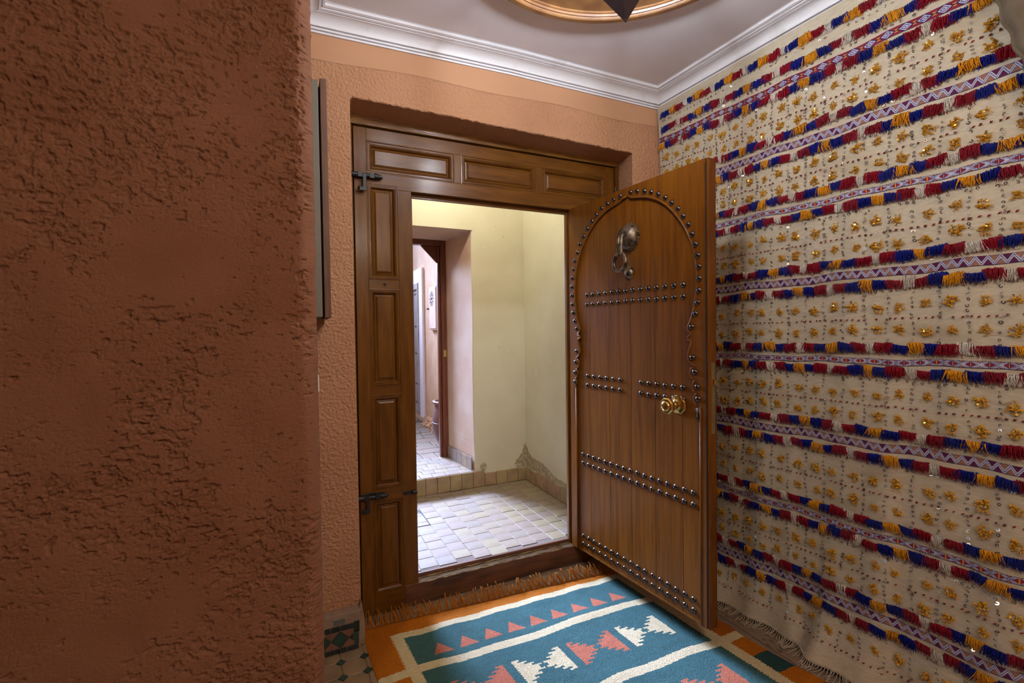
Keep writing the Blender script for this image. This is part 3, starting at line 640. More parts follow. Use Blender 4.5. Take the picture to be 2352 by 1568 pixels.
right = full_right(); left = mir(right); left = [(max(a, 0.018 if b > 0.84 else 0.034), b) for a, b in left]
left[0] = (0.412, 1.716)
inner = [(0.034, 0.0)]+[p for p in left[::-1] if p[1] > 0.0001]+right[:-1]+[(0.789, 0.0)]
# overlay board with the keyhole arch cut out: strips from the inner outline to the board edge
def overlay():
    V = []; F = []; y0, y1 = 0.0, 0.0085; n = len(inner)
    def outp(i):
        s, t = inner[i]
        if i == 0: return (-0.010, 0.0)
        if i == n-1: return (0.8165, 0.0)
        if t < 1.30: return (-0.010 if s < AC else 0.8165, t)
        a = math.atan2(t-1.30, s-AC); c, q = math.cos(a), math.sin(a)
        k = min((0.8165-AC)/c if c > 1e-6 else 9, (-0.010-AC)/c if c < -1e-6 else 9, (LH-1.30)/q if q > 1e-6 else 9)
        return (AC+c*k, 1.30+q*k)
    O = [outp(i) for i in range(n)]
    # keep the true board corners
    for cx in (-0.010, 0.8165):
        j = min(range(n), key=lambda i: abs(O[i][0]-cx)+abs(O[i][1]-LH) if inner[i][1] > 1.3 else 9); O[j] = (cx, LH)
    tl = [i for i in range(n) if inner[i][1] < 1.3 and inner[i][0] < AC]
    for s, t in inner: V.append((s, y0, t))
    for s, t in O: V.append((s, y0, t))
    for s, t in inner: V.append((s, y1, t))
    for i in range(n-1):
        F.append((i, i+1, n+i+1, n+i)); F.append((2*n+i, 2*n+i+1, i+1, i))
    return obj('overlay_board', V, F, m_leaf, leaf, local=True)
overlay()
# rounded bead along the cut edge, arch and scrolls
def bead(P, nm, r=0.0042): lobj(MB().tube([(a, 0.0005, b) for a, b in P], r, 8), nm, m_leaf, smooth=True)
bead(arcR, 'arch_moulding'); bead([(0.404, 1.716)]+mir(arcR)[1:], 'arch_moulding')
bead(scrR, 'scroll'); bead(mir(scrR), 'scroll')
for t0, t1, x in cirs:
    b_ = bulge(t0, t1, x); bead(b_, 'scallop', 0.0035); bead([(max(a, 0.012), b) for a, b in mir(b_)], 'scallop', 0.0035)
bead([(0.789, 0.834), (0.789, 0.004)], 'edge_bead', 0.0035); bead([(0.034, 0.834), (0.034, 0.004)], 'edge_bead', 0.003)
lobj(MB().box(0.8125, 0.8155, -0.0008, 0.004, 0.004, LH-0.02), 'groove_shade', m_hole)  # dark strip laid on the face as the shade of a groove
# studs
sm = MB().lathe([(0.0138, 0.001), (0.0138, -0.001), (0.0128, -0.0032), (0.0100, -0.0070), (0.0060, -0.0094), (0.0001, -0.0105)], 14, 'y')
stud_me = mesh('stud', sm.V, sm.F, True); stud_me.materials.append(m_stud)
SP = [(0.368, 1.729), (0.326, 1.723), (0.284, 1.715), (0.244, 1.703), (0.205, 1.682), (0.171, 1.656), (0.135, 1.629), (0.105, 1.596), (0.077, 1.563), (0.057, 1.524), (0.037, 1.485), (0.022, 1.443), (0.012, 1.399), (0.008, 1.354), (0.007, 1.31), (0.009, 1.264), (0.018, 1.221), (0.031, 1.176), (0.045, 1.137),
      (0.041, 1.023), (0.033, 0.966), (0.027, 0.913), (0.027, 0.864), (0.433, 1.729), (0.474, 1.723), (0.515, 1.712), (0.553, 1.699), (0.591, 1.68), (0.627, 1.657), (0.659, 1.63), (0.69, 1.599), (0.715, 1.564), (0.738, 1.527), (0.755, 1.489), (0.771, 1.448), (0.781, 1.405), (0.786, 1.361), (0.787, 1.317), (0.785, 1.273), (0.78, 1.228), (0.77, 1.185), (0.752, 1.137),
      (0.755, 1.019), (0.765, 0.965), (0.775, 0.909), (0.779, 0.864)]
SB = []
def row(s0, s1, t0, t1, n): SB.extend([(s0+(s1-s0)*i/(n-1), t0+(t1-t0)*i/(n-1)) for i in range(n)])
row(0.120, 0.706, 1.304, 1.302, 14); row(0.119, 0.706, 1.257, 1.255, 14); row(0.120, 0.351, 0.9, 0.9, 6); row(0.119, 0.350, 0.854, 0.854, 6)
row(0.480, 0.702, 0.899, 0.899, 6); row(0.479, 0.702, 0.852, 0.852, 6); row(0.076, 0.749, 0.498, 0.496, 17); row(0.076, 0.749, 0.453, 0.450, 17); row(0.075, 0.749, 0.079, 0.079, 17); row(0.076, 0.749, 0.038, 0.037, 17)
for lst, y in ((SP, 0.0), (SB, 0.0085)):
    for s, t in lst:
        o = bpy.data.objects.new('stud', stud_me); link(o); o.parent = leaf; o.location = (s+random.uniform(-0.0008, 0.0008), y, t+random.uniform(-0.0008, 0.0008)); sc = random.uniform(0.83, 0.90); o.scale = (sc, sc, sc)
# knocker: spiked boss, hanging ring, strike boss
def spiked(cx, cz, r, rd, hgt, n, y0):
    m = MB().lathe([(rd, 0.0)]+[(rd*math.cos(a), -hgt*math.sin(a)) for a in np.linspace(0, math.pi/2-0.001, 10)], 28, 'y', (cx, y0, cz))
    for k in range(n):
        a = 2*math.pi*k/n; c, s = math.cos(a), math.sin(a); w = rd*0.11
        p = [(cx+c*rd*0.9-s*w, y0-0.001, cz+s*rd*0.9+c*w), (cx+c*rd*0.9+s*w, y0-0.001, cz+s*rd*0.9-c*w), (cx+c*r, y0-0.001, cz+s*r), (cx+c*rd*0.92, y0-0.006, cz+s*rd*0.92)]
        m.add(p, [(0, 1, 2), (0, 3, 1), (1, 3, 2), (2, 3, 0)])
    return m
KB = lobj(spiked(0.414, 1.537, 0.070, 0.058, 0.047, 28, 0.0085), 'knocker_boss', m_bronze, smooth=True)
kc = (0.416, -0.050, 1.423)
rp = [(kc[0]+0.036*math.cos(a), kc[1], kc[2]+0.038*math.sin(a)) for a in np.linspace(R(106), R(434), 36)]
kr = MB().tube([(0.4080, -0.032, 1.550), (0.4070, -0.045, 1.535), (0.4070, -0.050, 1.50), (0.4070, -0.050, 1.472)]+[(rp[0][0], kc[1], rp[0][2])]+rp[1:-1]+[(rp[-1][0], kc[1], rp[-1][2]), (0.4250, -0.050, 1.472), (0.4250, -0.050, 1.50), (0.4250, -0.045, 1.535), (0.424, -0.032, 1.550)], 0.0084, 12)
lobj(kr, 'knocker_ring', m_bronze, smooth=True)
lobj(spiked(0.414, 1.380, 0.034, 0.025, 0.018, 18, 0.0085), 'strike_boss', m_bronze)
# brass knob on octagonal rose
kn = MB().lathe([(0.039, 0.0), (0.040, -0.005), (0.036, -0.010), (0.024, -0.013), (0.017, -0.017)], 8, 'y', (0.681, 0.0085, 0.829), ph=R(22.5)); lobj(kn, 'knob_rose', m_brass, bev=0.001)
kn = MB().lathe([(0.015, 0.0), (0.012, -0.018), (0.012, -0.030), (0.019, -0.036)], 20, 'y', (0.681, -0.005, 0.829)); kn.obj('knob_stem', m_brass, leaf, local=True, smooth=True)
kn = MB().lathe([(0.019, -0.032), (0.031, -0.040), (0.0345, -0.046), (0.034, -0.054), (0.029, -0.060), (0.022, -0.0605)], 8, 'y', (0.681, -0.007, 0.829), ph=R(22.5)); lobj(kn, 'knob', m_brass, bev=0.0008)
kn = MB().lathe([(0.0215, -0.0595), (0.021, -0.063), (0.016, -0.0675), (0.008, -0.0695), (0.0001, -0.070)], 24, 'y', (0.681, -0.007, 0.829)); lobj(kn, 'knob_cap', m_brass, smooth=True)
ky = MB().lathe([(0.0075, 0.0), (0.0075, -0.004), (0.0065, -0.005), (0.0001, -0.005)], 16, 'y', (0.772, 0.0075, 0.819)); ky.box(0.7685, 0.7755, 0.003, 0.0085, 0.793, 0.816); lobj(ky, 'lock_cylinder', m_steel, bev=0.0006)
lobj(MB().prism([(0.764, 0.825), (0.783, 0.825), (0.785, 0.79), (0.780, 0.775), (0.770, 0.775), (0.766, 0.79)], 0.0078, 0.0086), 'keyhole', m_hole)
lk = lobj(MB().box(LW-0.001, LW+0.002, 0.014, 0.034, 0.737, 1.002), 'lock_plate', m_brassd, bev=0.0006)
lobj(MB().box(LW, LW+0.014, 0.017, 0.031, 0.918, 0.940), 'latch_bolt', m_brass, bev=0.002)
for q in (0.755, 0.79, 0.815, 0.838, 0.861, 0.885, 0.975):
    obj('lock_screw', *(lambda w: (w.V, w.F))(MB().lathe([(0.005, LW+0.0015), (0.005, LW+0.0028), (0.003, LW+0.0026), (0.0001, LW+0.0026)], 12, 'x', (0, 0.024, q))), m_brassd, lk, local=True)

# ------------------------------------------------------------------ wall hanging
XT = 1.4716-0.012
BL_ = [0.012, 0.222, 0.507, 0.816, 1.104, 1.400, 1.694, 1.937, 2.190, 2.375]   # heights at y = -0.37
BR_ = [0.020, 0.270, 0.538, 0.836, 1.114, 1.405, 1.669, 1.910, 2.150, 2.345]   # heights at y = -1.37
BL_ = np.array(BL_); BR_ = np.array(BR_)
def cz(y, v):      # v in row units: 0 hem .. 9 top edge
    i = np.clip(np.floor(v).astype(int), 0, 8); f = v-i; k = np.clip((-y-0.37), -0.5, 1.5)
    a = BL_[i]*(1-f)+BL_[i+1]*f; b = BR_[i]*(1-f)+BR_[i+1]*f
    return a*(1-k)+b*k
def cx(y, z):
    lo = np.clip(1-z/2.2, 0, 1)
    d = 0.005+0.005*np.sin(y*11+z*1.3)*lo+0.012*lo**1.5*np.sin(y*19.0+0.8*np.sin(z*2.1)+1.0)+0.006*lo*np.sin(y*41+z*2)
    d = d+0.016*lo**2.5*np.exp(-((y+0.86)/0.04)**2)-0.012*lo**2*np.exp(-((y+0.79)/0.03)**2)+0.016*lo**2*np.exp(-((y+0.50)/0.05)**2)
    d = d+np.clip(1-z/0.24, 0, 1)**2*(0.050+0.024*np.sin(y*13.5+0.6)+0.010*np.sin(y*29))
    return XT-np.maximum(d, 0.002)-0.002
def cpos(y, v, off=0.0):
    y = np.asarray(y, float); v = np.asarray(v, float); z = cz(y, v); return np.stack([cx(y, z)-off, y, z], -1)
hang = empty('wall_hanging', (XT, -0.7, 0.0), 0, 'cream wool blanket with tufted red, blue and yellow stripes covering the right wall', 'wall hanging')
ys = np.arange(0.0, -1.7501, -0.0065); vv = np.linspace(0, 9, 390)
Yg, Vg = np.meshgrid(ys, vv, indexing='ij'); tt = np.clip((Vg-6.8)/2.2, 0, 1)
Yg = np.where(Yg < 0, Yg*(1-0.0*tt), Yg)
lim = np.interp(cz(np.full_like(Vg, -1.3), Vg), [0, 1.86, 2.35], [-1.75, -1.40, -1.285]); Yg = Yg*(np.abs(lim)/1.75)
Yg = Yg-0.012-0.02*np.clip((2.36-cz(Yg, Vg))/0.3, 0, 1)*np.clip(1+Yg/0.3, 0, 1)
Pg = cpos(Yg, Vg); obj('cloth', Pg.reshape(-1, 3), gridF(*Yg.shape)[:, ::-1].copy(), m_wool, hang, smooth=True)
def vz(y, z):       # inverse of cz for one height (scalar)
    v = np.linspace(0, 9, 901); return float(np.interp(z, cz(np.full_like(v, y), v), v))
m_band = attr_mat('woven_braid', 0.75, 500, 0.4, 0.001, 0.1, vary=0.12)
C_WH = (0.44, 0.44, 0.55); C_NV = (0.030, 0.026, 0.13); C_PU = (0.085, 0.008, 0.042); C_YE = (0.52, 0.24, 0.02); C_RD = (0.23, 0.010, 0.022)
def set_cols(o, C):
    a = o.data.attributes.new('yarn', 'FLOAT_COLOR', 'FACE'); a.data.foreach_set('color', np.concatenate([C, np.ones((len(C), 1))], 1).astype(np.float32).ravel())
def pat_zig(s, t):   # s along in metres, t in -1..1 across
    C = np.empty(s.shape+(3,)); C[:] = C_PU
    p = 0.0270; q = s/p; k = np.floor(q); f = q-k; tri = 1-4*np.abs(f-0.5)     # -1..1 ; peak mid period
    line = -tri*0.74; dlt = (t-line)
    above = dlt > 0
    odd = (k % 2) == 0; vk = np.floor(q+0.5) % 2 == 0
    dots = ((np.floor(s/0.0018)+np.floor(t/0.16)) % 2 > 0)
    yel = np.where(above, ~odd, vk) & (np.abs(dlt) > 0.55)
    C[yel & dots] = C_YE; C[yel & ~dots] = C_NV
    a = np.abs(dlt); C[a < 0.55] = C_NV; C[(a > 0.10) & (a < 0.45)] = C_WH
    C[np.abs(t) > 0.90] = C_NV; return C
def pat_cross(s, t):
    C = np.empty(s.shape+(3,)); p = 0.0415; f = s/p-np.floor(s/p); u = (f-0.5)*2   # -1..1
    C[:] = C_PU
    au = np.abs(u); at = np.abs(t)
    red = (1-au)*1.9 < (0.9-at); C[red & (au < 0.93)] = C_RD
    w = np.abs(np.abs(u*1.25)-at)
    C[w < 0.42] = C_WH; g = (w < 0.42) & ((np.abs(((u*1.25+t)*3.2) % 1-0.5) < 0.10) | (np.abs(((u*1.25-t)*3.2) % 1-0.5) < 0.10)); C[g] = C_NV
    C[(w > 0.42) & (w < 0.52)] = C_NV
    C[(at > 0.72) & (au < 0.13)] = C_YE
    C[au > 0.94] = C_YE; C[(au > 0.90) & (au < 0.94)] = C_NV; C[at > 0.90] = C_NV; return C
def pat_dia(s, t):
    C = np.empty(s.shape+(3,)); p = 0.0495; f = s/p-np.floor(s/p); u = (f-0.5)*2; d = np.abs(u)*1.25+np.abs(t)
    C[:] = C_PU; C[(d > 1.30) & (np.abs(t) < 0.45)] = C_YE; C[(np.abs(t) > 0.55) & (d > 1.25)] = C_RD
    C[d < 1.0] = C_NV; C[d < 0.86] = C_WH; C[(d < 0.62) & (d > 0.44)] = C_NV; C[d < 0.16] = C_NV
    C[np.abs(t) > 0.90] = C_NV; return C
BZ = 0.0215
hh = np.diff((BL_+BR_)/2)
for i, kind in ((8, 'd'), (7, 'z'), (6, 'c'), (5, 'z'), (4, 'c'), (3, 'z'), (2, 'c'), (1, 'z')):
    y1 = -1.315 if i == 8 else (-1.378 if i == 7 else -1.62)
    hb = {'d': 0.0130, 'c': 0.0100, 'z': 0.0135}[kind]
    n = int((-0.02-y1)/(0.0012 if kind == 'z' else 0.0016)); m_ = 21 if kind == 'c' else 25
    yy = np.linspace(-0.024, y1, n); tt_ = np.linspace(-1, 1, m_); Yb, Tb = np.meshgrid(yy, tt_, indexing='ij')
    wob = 0.0025*np.sin(Yb*17+i)+0.0015*np.sin(Yb*37+2*i)
    zc0 = cz(Yb, np.full_like(Yb, float(i)))+wob; Z = zc0+Tb*hb; X = cx(Yb, Z)-0.0016
    o = obj('woven_band', np.stack([X, Yb, Z], -1).reshape(-1, 3), gridF(n, m_)[:, ::-1].copy(), m_band, hang, smooth=True)
    yc = (Yb[:-1, :-1]+Yb[1:, 1:])/2; tc = (Tb[:-1, :-1]+Tb[1:, 1:])/2
    C = {'z': pat_zig, 'c': pat_cross, 'd': pat_dia}[kind](-yc+0.013*i+0.006*np.sin(yc*7), tc)
    set_cols(o, C.reshape(-1, 3))
# wool tufts
def tuft_mesh(m, var, n=64):
    r_ = random.Random(var); q = MB(); W_, H_ = 0.044, 0.036; lean = r_.uniform(-0.006, 0.006); wisp = m is m_ywht
    for k in range(n):
        u = (k*0.618) % 1.0; a = -W_/2+W_*u; top = H_/2-0.003*math.sin(3.1*u+var)+r_.uniform(-0.004, 0.002); bot = -H_/2+r_.uniform(-0.003, 0.007); sw = lean+r_.gauss(0, 0.004)
        if r_.random() < 0.14: bot -= r_.uniform(0.003, 0.011); sw = r_.choice((-1, 1))*r_.uniform(0.006, 0.020)
        o_ = r_.uniform(0.002, 0.010)*(0.6 if wisp else 1); r0 = r_.uniform(0.0009, 0.0014)*n**-0.5*8
        pts = [(-0.001, -a, top-0.004), (-o_*0.85, -(a+sw*0.15), top-0.001), (-o_, -(a+sw*0.5), (top+bot)*0.5), (-0.003-o_*0.3, -(a+sw), bot)]
        q.tube(pts, [r0*0.8, r0, r0, r0*0.6], 3, False)
    if not wisp: q.add([(-0.001, W_/2, -H_/2+0.006), (-0.001, -W_/2, -H_/2+0.006), (-0.005, -W_/2, 0), (-0.001, -W_/2, H_/2-0.003), (-0.001, W_/2, H_/2-0.003), (-0.005, W_/2, 0)], [(0, 1, 2, 5), (5, 2, 3, 4)])
    me = mesh('wool_tuft', q.V, q.F, True); me.materials.append(m); return me
YC = (('r', m_yred), ('b', m_yblue), ('y', m_yyel), ('w', m_ywht))
tufts = {c: [tuft_mesh(m, 10*j+v) for v in range(6)] for j, (c, m) in enumerate(YC)}
far_tufts = {c: [tuft_mesh(m, 10*j+v+50, 26) for v in range(3)] for j, (c, m) in enumerate(YC)}
TR = []
def tuft_row(i, dz, period, seq, y_ref, y1=-1.62):
    """seq of colours along -y; y_ref = position of the middle of a white tuft"""
    n = len(seq); w = period/n
    wd = [0.80 if c == 'w' else (1.0 if n > 4 else 1.07) for c in seq]; s_ = sum(wd); wd = [k/s_*period for k in wd]
    off = -(wd[0]/2); j0 = -10
    base = y_ref+wd[0]/2+10*period
    y = base
    while y > y1:
        for c, q in zip(seq, wd):
            yc = y-q/2; y -= q
            if -0.04 > yc > y1: TR.append((yc, i, dz, c, q))
S6 = 'wrbybr'
rows = [(8, 0.128, 0.169, 'wbyr', -0.204, -1.285), (8, 0.052, 0.263, S6, -0.162, -1.305), (8, -0.034, 0.250, S6, -0.172, -1.325)]
refs = {7: (-0.41, -0.52), 6: (-0.50, -0.45), 5: (-0.547, -0.418), 4: (-0.533, -0.424), 3: (-0.43, -0.49), 2: (-0.47, -0.52), 1: (-0.44, -0.50)}
for i, (a, b) in refs.items():
    up_, dn_ = (0.046, -0.041) if i % 2 else (0.043, -0.034)
    rows.append((i, up_, 0.245, S6, a, -1.375 if i == 7 else -1.62)); rows.append((i, dn_, 0.236, S6, b, -1.39 if i == 7 else -1.62))
for r_ in rows: tuft_row(*r_)
items = []
for (yc, i, dz, c, q) in TR:
    zc0 = float(cz(np.array(yc), np.array(float(i))))+dz+random.uniform(-0.003, 0.003); items.append((yc, zc0, c, q))
def seen(y, z): return y > -1.46 and (y < -0.355 or z > 1.93-0.45*max(0, -y-0.02)) and z > -0.1
items.sort(key=lambda t: (0 if seen(t[0], t[1]) else 1, t[0]))
rest = {c: MB() for c in 'rbyw'}
k = 0
worg = world_org(hang)
for (yc, zc0, c, q) in items:
    me = random.choice(tufts[c]); sx = q/0.040*random.uniform(0.95, 1.1); sz = random.uniform(0.74, 0.98)
    p = np.array([float(cx(np.array(yc), np.array(zc0)))-0.001, yc, zc0]); mi = random.choice((-1, 1))
    if k < 300:
        o = bpy.data.objects.new('wool_tuft', me); link(o); o.parent = hang; o.location = p-worg; o.scale = (random.uniform(0.9, 1.3), sx*mi, sz); o.rotation_euler = (random.uniform(-0.10, 0.10), 0, 0)
        k += 1
    else:
        me = random.choice(far_tufts[c]); V = np.empty(len(me.vertices)*3); me.vertices.foreach_get('co', V); V = V.reshape(-1, 3)*np.array([1.1, sx*mi, sz])+p
        rest[c].add(V, [tuple(f.vertices) for f in me.polygons])
for c, m in (('r', m_yred), ('b', m_yblue), ('y', m_yyel), ('w', m_ywht)):
    if rest[c].V: obj('tuft_stripe', rest[c].V, rest[c].F, m, hang, smooth=True, kind='stuff')
# gold loops with sequins
def gold_mesh(v):
    r_ = random.Random(100+v); q = MB(); nf = 0
    for k in range(26):
        a = r_.uniform(0, 6.28); d = r_.uniform(0.002, 0.016); y, z = d*math.cos(a), d*math.sin(a)*1.1; b = r_.uniform(0, 6.28); l = r_.uniform(0.006, 0.011)
        q.tube([(-0.001, y, z), (-0.006-r_.uniform(0, 0.003), y+l*0.5*math.cos(b), z+l*0.5*math.sin(b)), (-0.002, y+l*math.cos(b), z+l*math.sin(b))], [0.0010, 0.0017, 0.0009], 4)
    nf = len(q.F)
    for k in range(8):
        a = r_.uniform(0, 6.28); d = r_.uniform(0.003, 0.018); t = r_.uniform(-0.6, 0.6); w_ = r_.uniform(-0.6, 0.6); V = []
        for j in range(7):
            b = 6.283*j/7; y, z = 0.0029*math.cos(b), 0.0029*math.sin(b); V.append((-0.007+y*t+z*w_, d*math.cos(a)+y, d*math.sin(a)+z))
        q.add(V, [tuple(range(7))])
    me = mesh('gold_tuft', q.V, q.F, False); me.materials.append(m_ygold); me.materials.append(m_seqg)
    for p in me.polygons: p.material_index = 0 if p.index < nf else 1
    return me
golds = [gold_mesh(v) for v in range(8)]
G = []; seq = []; reds = []
colw = 0.068
def fields():
    for i in range(0, 8):
        hi = i+1
        for y in np.arange(-0.05, -1.62, -colw):
            zt = float(cz(np.array(y), np.array(float(hi)))); zb = float(cz(np.array(y), np.array(float(i)))) if i else 0.02
            H = zt-zb
            lim = -1.40+0.22*max(0, zt-1.86) if zt > 1.8 else -1.62
            if y < lim: continue
            fr_ = (0.385, 0.66) if i else (0.47,)
            jy = y-colw/2+random.uniform(-0.008, 0.008)
            for f in fr_: G.append((jy+random.uniform(-0.004, 0.004), zt-H*f+random.uniform(-0.007, 0.007)))
            nq = 11 if i else 8
            for j in range(nq):
                f = 0.25+(0.55 if i else 0.48)*j/(nq-1)
                if random.random() < 0.94: seq.append((y+random.uniform(-0.002, 0.002)+0.003*math.sin(j*0.7+y*50), zt-H*f+random.uniform(-0.004, 0.004)))
        for y in np.arange(-0.04, -1.62, -0.0185):
            zt = float(cz(np.array(y), np.array(float(hi)))); zb = float(cz(np.array(y), np.array(float(i)))) if i else 0.02
            lim = -1.40+0.22*max(0, zt-1.86) if zt > 1.8 else -1.62
            if y < lim: continue
            f = 0.525 if i else 0.70
            if random.random() < 0.93: reds.append((y+random.uniform(-0.003, 0.003), zt-(zt-zb)*f+random.uniform(-0.002, 0.002)))
    for i in range(1, 9):
        for dz in (0.027, -0.062) if i < 8 else (0.027, -0.056, 0.095):
            for y in np.arange(-0.05, -1.60 if i < 7 else -1.25, -0.021):
                if random.random() < 0.8: seq.append((y+random.uniform(-0.004, 0.004), float(cz(np.array(y), np.array(float(i))))+dz+random.uniform(-0.002, 0.002)))
fields()
G.sort(key=lambda t: (0 if seen(*t) else 1, t[0])); gm = MB()
for k, (y, z) in enumerate(G):
    me = random.choice(golds); p = np.array([float(cx(np.array(y), np.array(z))), y, z])
    if k < 300 and seen(y, z):
        o = bpy.data.objects.new('gold_tuft', me); link(o); o.parent = hang; o.location = p-worg; o.rotation_euler = (random.uniform(0, 6.28), 0, 0); s_ = random.uniform(0.78, 1.08); o.scale = (s_, s_, s_)
    else:
        V = np.empty(len(me.vertices)*3); me.vertices.foreach_get('co', V); gm.add(V.reshape(-1, 3)*0.9+p, [tuple(f.vertices) for f in me.polygons])
if gm.V: obj('gold_embroidery', gm.V, gm.F, m_ygold, hang, kind='stuff')
def sequins(P, name, m, r):
    V = []; F = []
    for (y, z) in P:
        x = float(cx(np.array(y), np.array(z)))-0.0036; t, w_ = random.gauss(0, 0.45), random.gauss(0, 0.45); b0 = len(V); rr = r*random.uniform(0.85, 1.15); ph = random.uniform(0, 6.28); open_ = random.random() < 0.75
        for j in range(8):
            for q in (0.45, 1.0):
                b = ph+2*math.pi*j/8; dy, dz = rr*q*math.cos(b), rr*q*math.sin(b); V.append((x+dy*t+dz*w_-0.0006, y+dy, z+dz))
        for j in range(6 if open_ else 8): a, b = 2*j, 2*((j+1) % 8); F.append((b0+a, b0+a+1, b0+b+1, b0+b))
    obj(name, V, F, m, hang, kind='stuff')
m_seqs = mat('silver_sequin', (0.75, 0.74, 0.74, 1), 0.15, metal=0.95)
sequins([p for k, p in enumerate(seq) if k % 6], 'sequins', m_seq, 0.0043); sequins(seq[::6], 'sequins', m_seqs, 0.0043); sequins([p for p in reds if random.random() < 0.6], 'sequins', m_seq, 0.0034)
rm = MB()
for (y, z) in reds:
    x = float(cx(np.array(y), np.array(z)))-0.003; l = random.uniform(0.003, 0.005); rm.tube([(x+0.003, y+l, z-0.002), (x-0.0015, y, z), (x+0.003, y-l*0.6, z+0.002)], [0.0012, 0.0022, 0.001], 4, False)
rm.obj('red_stitching', m_yred, hang, kind='stuff')
# knotted fringe on the hem
fm = MB()
for k in range(235):
    y = -0.04-k*0.0071
    p0 = cpos(np.array(y), np.array(0.0)); g = math.sin(k*0.9)+math.sin(k*0.37+1); L_ = random.uniform(0.045, 0.075); sw = 0.010*g+random.uniform(-0.006, 0.006); x, z = p0[0], p0[2]
    pts = [(x, y, z+0.004), (x-0.006, y+sw*0.2, z*0.75+0.002), (x-0.014, y+sw*0.5, 0.006), (x-0.030+random.uniform(-0.004, 0.004), y+sw, 0.0035), (x-L_*0.8, y+sw*1.6+random.uniform(-0.008, 0.008), 0.003)]
    if random.random() < 0.25: pts.append((x-L_*0.7, y+sw*1.6-0.014, 0.003))
    fm.tube(pts, 0.0017, 4)
fm.obj('fringe', m_fringe, hang, kind='stuff', smooth=True)
MB().tube([tuple(cpos(np.array(y), np.array(0.0), 0.002)) for y in np.arange(-0.03, -1.74, -0.01)], 0.003, 6).obj('hem', m_fringe, hang, smooth=True)
# taupe drape at the far right of the hanging
dr = empty('door_drape', (1.40, -1.5, 1.0), 0, 'taupe brown cloth drape hanging over the edge of the cream blanket, top right corner', 'curtain')
V = []; zz = np.linspace(1.55, 2.36, 60); nn = 60
for z in zz:
    e = np.interp(z, [1.55, 1.86, 1.91, 1.99, 2.09, 2.36], [-1.475, -1.402, -1.390, -1.365, -1.339, -1.28])+0.004*math.sin(z*75)
    for j in range(nn):
        t = j/(nn-1); y = e-0.35*t; x = 1.405+0.010*math.sin(t*26+z*2)*min(1, t*6)+(0.012*(1-min(1, t*14))**2)
        V.append((x, y, z))
obj('cloth', np.array(V), gridF(60, nn), m_taupe, dr, smooth=True)
sl = MB().tube([tuple(V[i*nn]) for i in range(60)], 0.005, 8); sl.obj('edging', m_taupe, dr, smooth=True)

# ------------------------------------------------------------------ rug
rug = empty('kilim_rug', (0.6, -0.5, 0.0), 0, 'flat-woven kilim rug, orange border, teal field with white bands and stepped diamonds', 'rug')
def rug_cols(X, Y):
    a = X+0.085*Y; b = Y+0.01*X            # unsheared rug coordinates
    j = 0.0022*np.where((np.floor(b/0.0055) % 2) == 0, 1, -1)
    OR = np.array((0.42, 0.125, 0.006)); CR = np.array((0.60, 0.50, 0.30)); TE = np.array((0.045, 0.115, 0.115)); SA = np.array((0.43, 0.135, 0.075)); DG = np.array((0.022, 0.060, 0.060)); RD = np.array((0.22, 0.030, 0.010))
    C = np.empty(X.shape+(3,)); C[:] = OR
    L0, L1, R0, R1 = 0.020, 0.063, 1.106, 1.154
    seg = np.floor((-b-0.64)/0.098) % 2 == 1
    side = ((a < L0) | (a > R1)) & (b < -0.64); C[side & seg] = DG
    C[(a > R1) & (b > -0.60)] = OR*0.8+RD*0.2
    fld = (a > L1+j) & (a < R0+j) & (b < -0.073); C[fld] = TE
    crm = (((a > L0+j) & (a <= L1+j)) | ((a >= R0+j) & (a < R1+j))) & (b < -0.036)
    crm |= (b <= -0.036) & (b > -0.073) & (a > L0+j) & (a < R1+j)
    wv = 0.005*np.sin(a*8+1)+0.003*np.sin(a*21)
    for k in range(4):
        b0 = -0.256-0.345*k+wv; crm |= (b < b0) & (b > b0-0.040)
    C[crm] = CR
    # triangles
    for i in range(9):
        x0 = 0.136+0.102*i; f = (b+0.221)/0.066; t = (f > 0) & (f < 1) & (a-x0 > 0.034*f) & (a-x0 < 0.078-0.042*f) & (b < -0.155); C[t] = SA
    # stepped diamonds split by a vertical gap
    for r in range(2):
        yc = -0.445-0.338*r
        for i in range(5):
            le = 0.100+0.231*i; ue = le+0.034
            st_ = np.floor(np.abs(b-yc)/0.0165); wdt = np.clip(0.088-0.0215*st_+0.006*np.where((np.floor(np.abs(b-yc)/0.00826) % 2) == 0, -1, 1), 0, 1)
            inr = np.abs(b-yc) < 0.066
            lc, uc = (SA, CR) if (i+r) % 2 == 1 else (CR, SA)
            if i > 0: C[inr & (a < le+j*0.5) & (a > le-wdt)] = lc
            if i < 4: C[inr & (a > ue+j*0.5) & (a < ue+wdt)] = uc
    C *= (1+0.10*fbm(X*60, Y*60, 2, 3)[..., None]); return C
nx, ny = 470, 370
U = np.linspace(0, 1, nx); Vv = np.linspace(0, 1, ny); Ug, Vg = np.meshgrid(U, Vv, indexing='ij')
Yr = 0.060-0.080*Ug*1.0+(-1.16)*Vg
left_x = np.interp(-Yr, [-0.06, 0.05, 0.173, 0.274, 1.3], [-0.066, -0.072, -0.067, -0.059, 0.02]); right_x = np.interp(-Yr, [-0.06, 0.59, 0.64, 0.75, 0.83, 0.91, 1.3], [1.225, 1.298, 1.291, 1.301, 1.313, 1.333, 1.37])
Xr = left_x+(right_x-left_x)*Ug
a_ = Xr+0.085*Yr
Zr = 0.0065+0.0022*fbm(Xr*7, Yr*14, 3, 1)+0.006*np.exp(-((Xr-0.80)/0.10)**2)*np.exp(-((Yr+0.26)/0.05)**2)+0.004*np.exp(-((Xr-0.70)/0.08)**2)*np.exp(-((Yr+0.62)/0.06)**2)+0.0025*np.sin(Xr*30)*np.exp(-((Yr+0.07)/0.05)**2)
